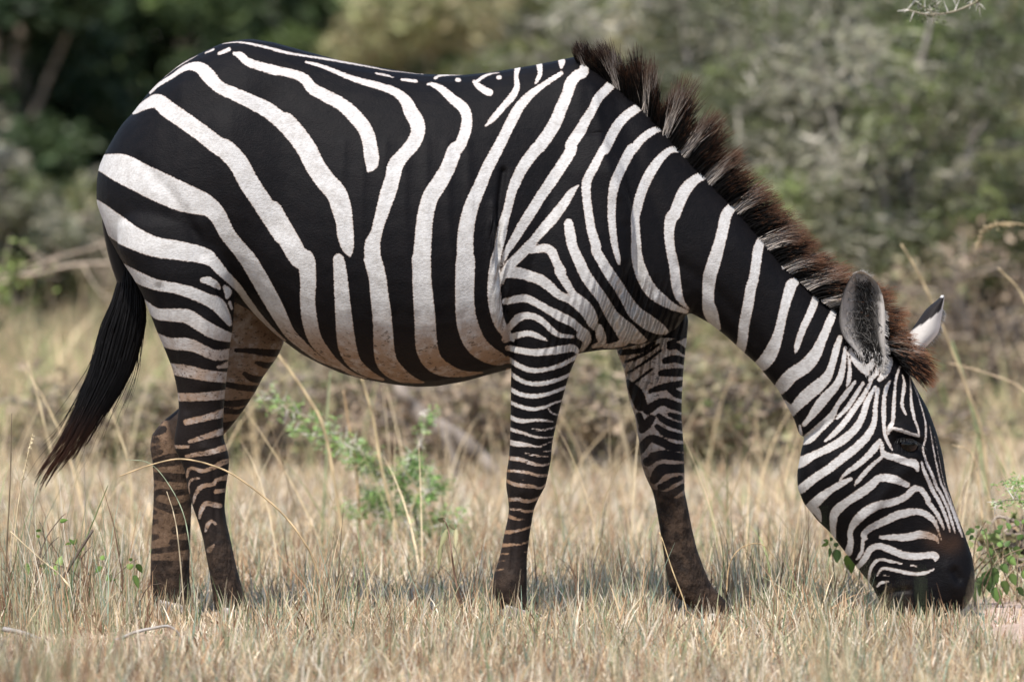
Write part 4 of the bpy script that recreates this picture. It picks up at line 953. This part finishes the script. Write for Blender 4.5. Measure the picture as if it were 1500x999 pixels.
# dead wood
dw_ = MB(); p = pathW([(5, 921), (40, 929), (75, 944), (105, 950), (140, 946), (170, 938), (195, 927), (220, 921), (250, 918), (270, 940)], -.86, .004)
dw_.tube(p, np.linspace(.0062, .003, len(p)), 7, (.36, .33, .30)); dw_.tube(pathW([(170, 938), (160, 962), (150, 970)], -.86), [.004, .003] + [.002] * 11, 6, (.36, .33, .30))
tag(dw_.build('fallen_twig', STEM), 'bleached grey twig lying on the stubble at lower left', 'twig')
dk = MB(); dk.tube(pathW([(62, 905), (95, 842), (136, 776)], -.3), np.linspace(.0042, .0032, 13), 6, (.11, .085, .065))
tag(dk.build('dead_stick', STEM), 'dark straight dead stick leaning right among the stubble at lower left', 'stick')
lg = MB(); p = pathW([(560, 520), (588, 575), (618, 612), (650, 633), (690, 660), (722, 690), (745, 735)], 6.2, .01); p[:, 2] = np.maximum(p[:, 2], .03)
lg.tube(p, np.interp(np.arange(len(p)), [0, 12, 20, len(p) - 1], [.014, .026, .034, .012]), 8, (.24, .20, .165)); lg.tube(pathW([(650, 633), (668, 690), (640, 705), (600, 700)], 6.2), .013, 6, (.26, .22, .18))
tag(lg.build('dead_branch', STEM), 'thick pale dead branch slanting behind the sapling under the belly', 'branch')
for lab, pts, Y, r in (('bare pale branch reaching from the left edge to the buttock, the upper of two', [(-60, 440), (20, 408), (85, 378), (140, 362), (190, 340)], 9.5, .0075),
                       ('bare pale branch reaching from the left edge to the tail, the lower of two', [(-60, 400), (10, 405), (60, 400), (110, 388), (190, 386), (260, 396)], 9.0, .0085)):
    b = MB(); p = pathW(pts, Y, .01); b.tube(p, np.linspace(r, r * .6, len(p)), 7, (.36, .29, .22))
    q = p[0] + np.array([-.25, .1, -p[0][2] - .02]); b.tube(catmull(np.array([q, (q + p[0]) / 2 + np.array([-.06, 0, .1]), p[0]]), 5), r, 7, (.44, .36, .28))
    for i in range(4, len(p) - 2, 3): e = p[i] + rng.normal(0, 1, 3) * np.array([.12, .10, .07]); b.tube(catmull(np.array([p[i], (p[i] + e) / 2 + rng.normal(0, .015, 3), e]), 3), np.linspace(.004, .0015, 7), 4, (.36, .29, .22))
    k = 110; C = p[rng.integers(0, 9, k)] + rng.normal(0, .045, (k, 3)); V_, Q_, c_ = leaves(C, .02, np.tile((.16, .20, .06), (k, 1)), .5); b.add(V_, Q_, None, c_)
    tag(b.build('bare_branch', STEM), lab, 'branch', 'bare branches left of the rump')

def leaf_blade(mb, base, tip, wid, col, droop=.0, tooth=0):
    """one broad leaf: base and tip points, toothed outline, folded along its midrib"""
    base, tip = np.asarray(base, float), np.asarray(tip, float); d = tip - base; L = np.linalg.norm(d); d /= L
    s = np.cross(d, np.array([.25, 1, .2])); s /= np.linalg.norm(s); nrm = np.cross(s, d); n = 11
    t = np.linspace(0, 1, n); w = wid * np.sin(np.pi * t ** .72) ** .8 * (1 + tooth * (np.arange(n) % 2))
    mid = base + d * (t * L)[:, None] - np.array([0, 0, 1]) * (droop * L * t ** 2)[:, None]
    l = mid + s * w[:, None] / 2 + nrm * (w * .18)[:, None]; r = mid - s * w[:, None] / 2 + nrm * (w * .18)[:, None]
    V = np.stack([l, mid, r], 1).reshape(-1, 3); i = np.arange(n - 1) * 3
    Q = np.concatenate([np.stack([i, i + 1, i + 4, i + 3], -1), np.stack([i + 1, i + 2, i + 5, i + 4], -1)])
    c = np.tile(np.asarray(col, float), (len(V), 1)) * np.tile((.92, 1.25, .88), n)[:, None]; mb.add(V, Q, None, c)
def sprig(name, label, cat, Y, stems, lvs, stem_col, leaf_cols, r, stem_name='stem', leaf_name='leaf', tooth=.12, jit=.006, group=None):
    b0 = W(*stems[0][0], Y); root = empty(name, (b0[0], Y, 0)); tag(root, label, cat, group); root.location.z = 0
    off = np.array([b0[0], Y, 0]); sb = MB()
    for i, s in enumerate(stems):
        p = pathW(s, Y, jit) - off; sb.tube(p, np.linspace(r if i == 0 else r * .7, r * .35, len(p)), 6, np.array(stem_col) * rng.uniform(.8, 1.2))
    sb.build(stem_name, STEM, root)
    for (x0, y0, x1, y1, w) in lvs:
        lb = MB(); a, b_ = W(x0, y0, Y) - off, W(x1, y1, Y) - off; b_[1] += rng.normal(0, .012); a[1] += rng.normal(0, .004)
        leaf_blade(lb, a, b_, w * S * (1.25 if Y < 0 else .85), np.array(leaf_cols[rng.integers(0, len(leaf_cols))]) * rng.uniform(.8, 1.2), .1, tooth)
        lb.build(leaf_name, LEAF, root)
    return root
LG = [(.17, .28, .06), (.22, .33, .08), (.12, .20, .045)]
sprig('leafy_plant', 'twiggy plant with few small green leaves at lower left', 'plant', -.28,
      [[(62, 905), (52, 842), (66, 792), (86, 762), (97, 751)], [(54, 836), (72, 800), (86, 786)], [(52, 842), (60, 812), (57, 788)], [(66, 792), (62, 772), (57, 764)], [(120, 905), (132, 852), (118, 820), (107, 796)], [(118, 820), (126, 808), (134, 800)],
       [(160, 895), (164, 852), (190, 826), (202, 818)], [(164, 852), (150, 822)], [(130, 860), (108, 838), (92, 830), (60, 838)], [(92, 830), (70, 822), (38, 822)], [(195, 905), (215, 862), (236, 854)], [(40, 900), (20, 850), (0, 830)]],
      [(88, 764, 99, 760, 5), (57, 788, 54, 782, 4), (107, 796, 101, 788, 4), (106, 798, 113, 788, 5), (96, 797, 104, 796, 4), (70, 832, 58, 826, 6), (62, 838, 75, 834, 7), (38, 824, 42, 840, 6), (84, 830, 90, 812, 8), (80, 828, 82, 842, 5), (148, 820, 152, 812, 6), (150, 830, 140, 836, 6),
       (186, 832, 196, 826, 7), (200, 826, 208, 838, 7), (196, 842, 203, 860, 7), (160, 842, 154, 850, 6), (160, 850, 170, 848, 4), (118, 806, 122, 798, 5), (60, 778, 52, 776, 4), (190, 822, 193, 816, 4)], (.13, .095, .07), LG, .0022, jit=.004)
sprig('wilted_plant', 'wilted plant with two curled drooping leaves, left of the near foreleg', 'plant', -.12,
      [[(682, 905), (668, 850), (662, 810), (657, 775), (650, 759)]],
      [(656, 774, 644, 800, 6), (646, 796, 642, 832, 5), (658, 768, 668, 776, 5), (668, 774, 667, 800, 5), (652, 764, 641, 758, 6)], (.20, .125, .085), [(.34, .31, .17), (.28, .27, .13)], .0032, tooth=.3)
sprig('leafy_plant', 'green leafy plant with toothed leaves at the right edge beside the muzzle', 'plant', .30,
      [[(1428, 895), (1430, 850), (1450, 822), (1483, 795)], [(1445, 895), (1440, 850), (1470, 815), (1508, 800)], [(1424, 840), (1446, 806), (1440, 770)], [(1500, 890), (1476, 850), (1462, 812)], [(1425, 850), (1428, 800), (1436, 778), (1444, 762)], [(1440, 870), (1452, 830), (1441, 790)], [(1460, 890), (1480, 840), (1515, 815)], [(1425, 830), (1440, 812), (1470, 800)], [(1490, 880), (1492, 820), (1500, 770)], [(1470, 890), (1458, 850), (1450, 838)]],
      [(1444, 836, 1452, 866, 26), (1450, 832, 1462, 852, 20), (1428, 852, 1436, 872, 14), (1427, 780, 1418, 772, 8), (1426, 784, 1420, 790, 7), (1434, 774, 1428, 768, 8), (1440, 800, 1430, 806, 8), (1446, 815, 1456, 806, 10), (1462, 800, 1470, 790, 10), (1472, 800, 1480, 790, 9), (1466, 780, 1456, 776, 8), (1462, 775, 1470, 768, 9), (1490, 790, 1500, 782, 10), (1492, 770, 1486, 760, 9), (1496, 765, 1508, 762, 9), (1480, 840, 1488, 856, 14), (1450, 838, 1440, 850, 12), (1490, 860, 1500, 872, 12), (1425, 860, 1430, 880, 12), (1470, 850, 1476, 870, 15), (1440, 845, 1430, 862, 15), (1455, 860, 1466, 884, 18), (1438, 782, 1446, 772, 9), (1422, 778, 1414, 782, 8), (1475, 815, 1488, 826, 14), (1486, 800, 1494, 812, 12), (1452, 812, 1446, 800, 11), (1466, 826, 1476, 838, 14), (1498, 835, 1506, 850, 15), (1480, 775, 1474, 764, 9), (1500, 795, 1512, 790, 12)], (.22, .16, .10), [(.13, .22, .06), (.18, .28, .08), (.10, .17, .05)], .0030)
sprig('leafy_plant', 'small sprig with a yellowing round leaf below the jaw', 'plant', .22,
      [[(1224, 905), (1222, 850), (1219, 812), (1214, 795)], [(1219, 812), (1226, 800), (1234, 792)], [(1226, 880), (1240, 840), (1246, 810)]],
      [(1225, 804, 1226, 823, 15), (1242, 812, 1248, 838, 20), (1214, 796, 1203, 799, 6), (1214, 794, 1206, 790, 6), (1217, 793, 1218, 784, 6), (1222, 800, 1228, 794, 8), (1216, 802, 1215, 815, 6), (1230, 795, 1228, 786, 7)], (.2, .17, .09), [(.15, .22, .04), (.10, .18, .045)], .0018)
def feathery(name, label, Y, stems, col, size, n, r, base, thorn=18):
    """thorn acacia twig: stems, paired white thorns and small feather leaves along them"""
    b0 = W(*base, Y); root = empty(name, (b0[0], Y, 0)); tag(root, label, 'sapling' if 'sapling' in name else 'branch'); off = np.array([b0[0], Y, 0]); sb = MB(); lb = MB()
    for i, s in enumerate(stems):
        p = pathW(s, Y, .012) - off; sb.tube(p, np.linspace(r if i == 0 else r * .7, r * .3, len(p)), 6, (.27, .24, .17))
        k = n; ii = rng.integers(int(len(p) * (.3 if i == 0 else .1)), len(p), k // 9 + 1); ii = np.repeat(ii, 9)[:k]; sp = np.repeat(rng.normal(0, size * 1.3, (k // 9 + 1, 3)), 9, 0)[:k]
        C = p[ii] + sp + rng.normal(0, size * .8, (k, 3)); cc = np.array(col)[rng.integers(0, len(col), k)] * rng.uniform(.7, 1.3, (k, 1)); V_, Q_, c_ = leaves(C, size * rng.uniform(.5, 1, k), cc, .28); lb.add(V_, Q_, None, c_)
        for _ in range(thorn):
            o = p[rng.integers(1, len(p))]; dv = rng.normal(0, 1, 3) * (1, .6, 1); dv /= np.linalg.norm(dv); sb.tube(np.array([o, o + dv * rng.uniform(.02, .045)]), [.0020, .0005], 4, (.70, .66, .58), False)
    sb.build('stem', STEM, root); lb.build('foliage', LEAF, root, False)
    return root
AG = [(.25, .42, .11), (.34, .52, .16), (.18, .32, .09), (.44, .56, .30)]
feathery('thorn_sapling', 'small green thorn sapling with feathery leaves under the belly', 2.7,
         [[(614, 826), (612, 800), (606, 745), (575, 702), (540, 668), (474, 620), (429, 605), (378, 575)], [(606, 752), (570, 752), (540, 749), (508, 742)], [(600, 735), (590, 705), (596, 680), (612, 656), (626, 602)], [(570, 698), (515, 655), (470, 640), (432, 632)], [(608, 740), (625, 722), (640, 705)], [(575, 702), (540, 690), (510, 668)], [(590, 705), (600, 690), (620, 690)], [(600, 765), (560, 735), (535, 715)], [(612, 790), (640, 770), (668, 762)]], AG, .0125, 330, .0065, (614, 826), 26)
feathery('thorn_branch', 'bright green feathery thorn sprig coming in from the right edge above the leafy plant', .45,
         [[(1640, 905), (1590, 800), (1530, 745), (1490, 730), (1452, 736)], [(1530, 745), (1505, 722), (1478, 716)], [(1530, 745), (1520, 715), (1500, 705)]], AG, .009, 260, .0038, (1640, 905), 12)
feathery('thorn_branch', 'grey thorny twig hanging into view at the top right', 1.2,
         [[(1700, 905), (1690, 400), (1640, -60), (1540, -70), (1432, 2), (1370, 22), (1322, 14)], [(1432, 2), (1410, -10), (1380, -14)], [(1370, 22), (1352, 10), (1330, -8)]], [(.10, .13, .05), (.07, .085, .035), (.15, .18, .07)], .008, 260, .0060, (1700, 905), 26)

# blurred grass close to the camera
g = MB()
for px0, py0, Y0, sp, nn, hh, pw in ((1245, 1000, -6.2, .050, 150, .29, (2, 2, 1, 1, 0, 5, 4, 2)), (40, 1010, -4.2, .11, 260, .21, (1, 1, 0, 3, 6, 1.5, 1.5, 1)), (95, 1010, -6.4, .05, 26, .36, (1, 1, 0, 3, 4, 2, 2, 1)), (480, 1030, -5.5, .12, 60, .26, (4, 4, 2, 2, 1, 2, 1, 1)), (900, 1040, -5.5, .14, 60, .26, (4, 4, 2, 2, 1, 2, 1, 1)), (1318, 1010, -7.0, .03, 9, .40, (2, 2, 1, 1, 0, 5, 4, 2)), (1180, 1010, -6.0, .03, 14, .27, (3, 3, 3, 1, 0, 1, 1, 1))):
    c0_ = W(px0, py0, Y0); x = rng.normal(c0_[0], sp, nn); y = rng.normal(Y0, .12, nn)
    g.add(*[(a, b, None, c) for a, b, c in [blades(nn, x, y, rng.gamma(14, hh / 14, nn) + .04, rng.uniform(.003, .006, nn), pw, .18, .3)]][0])
tag(g.build('foreground_grass', GRASS), 'soft out of focus green and straw grass along the bottom edge', 'grass', kind='stuff')
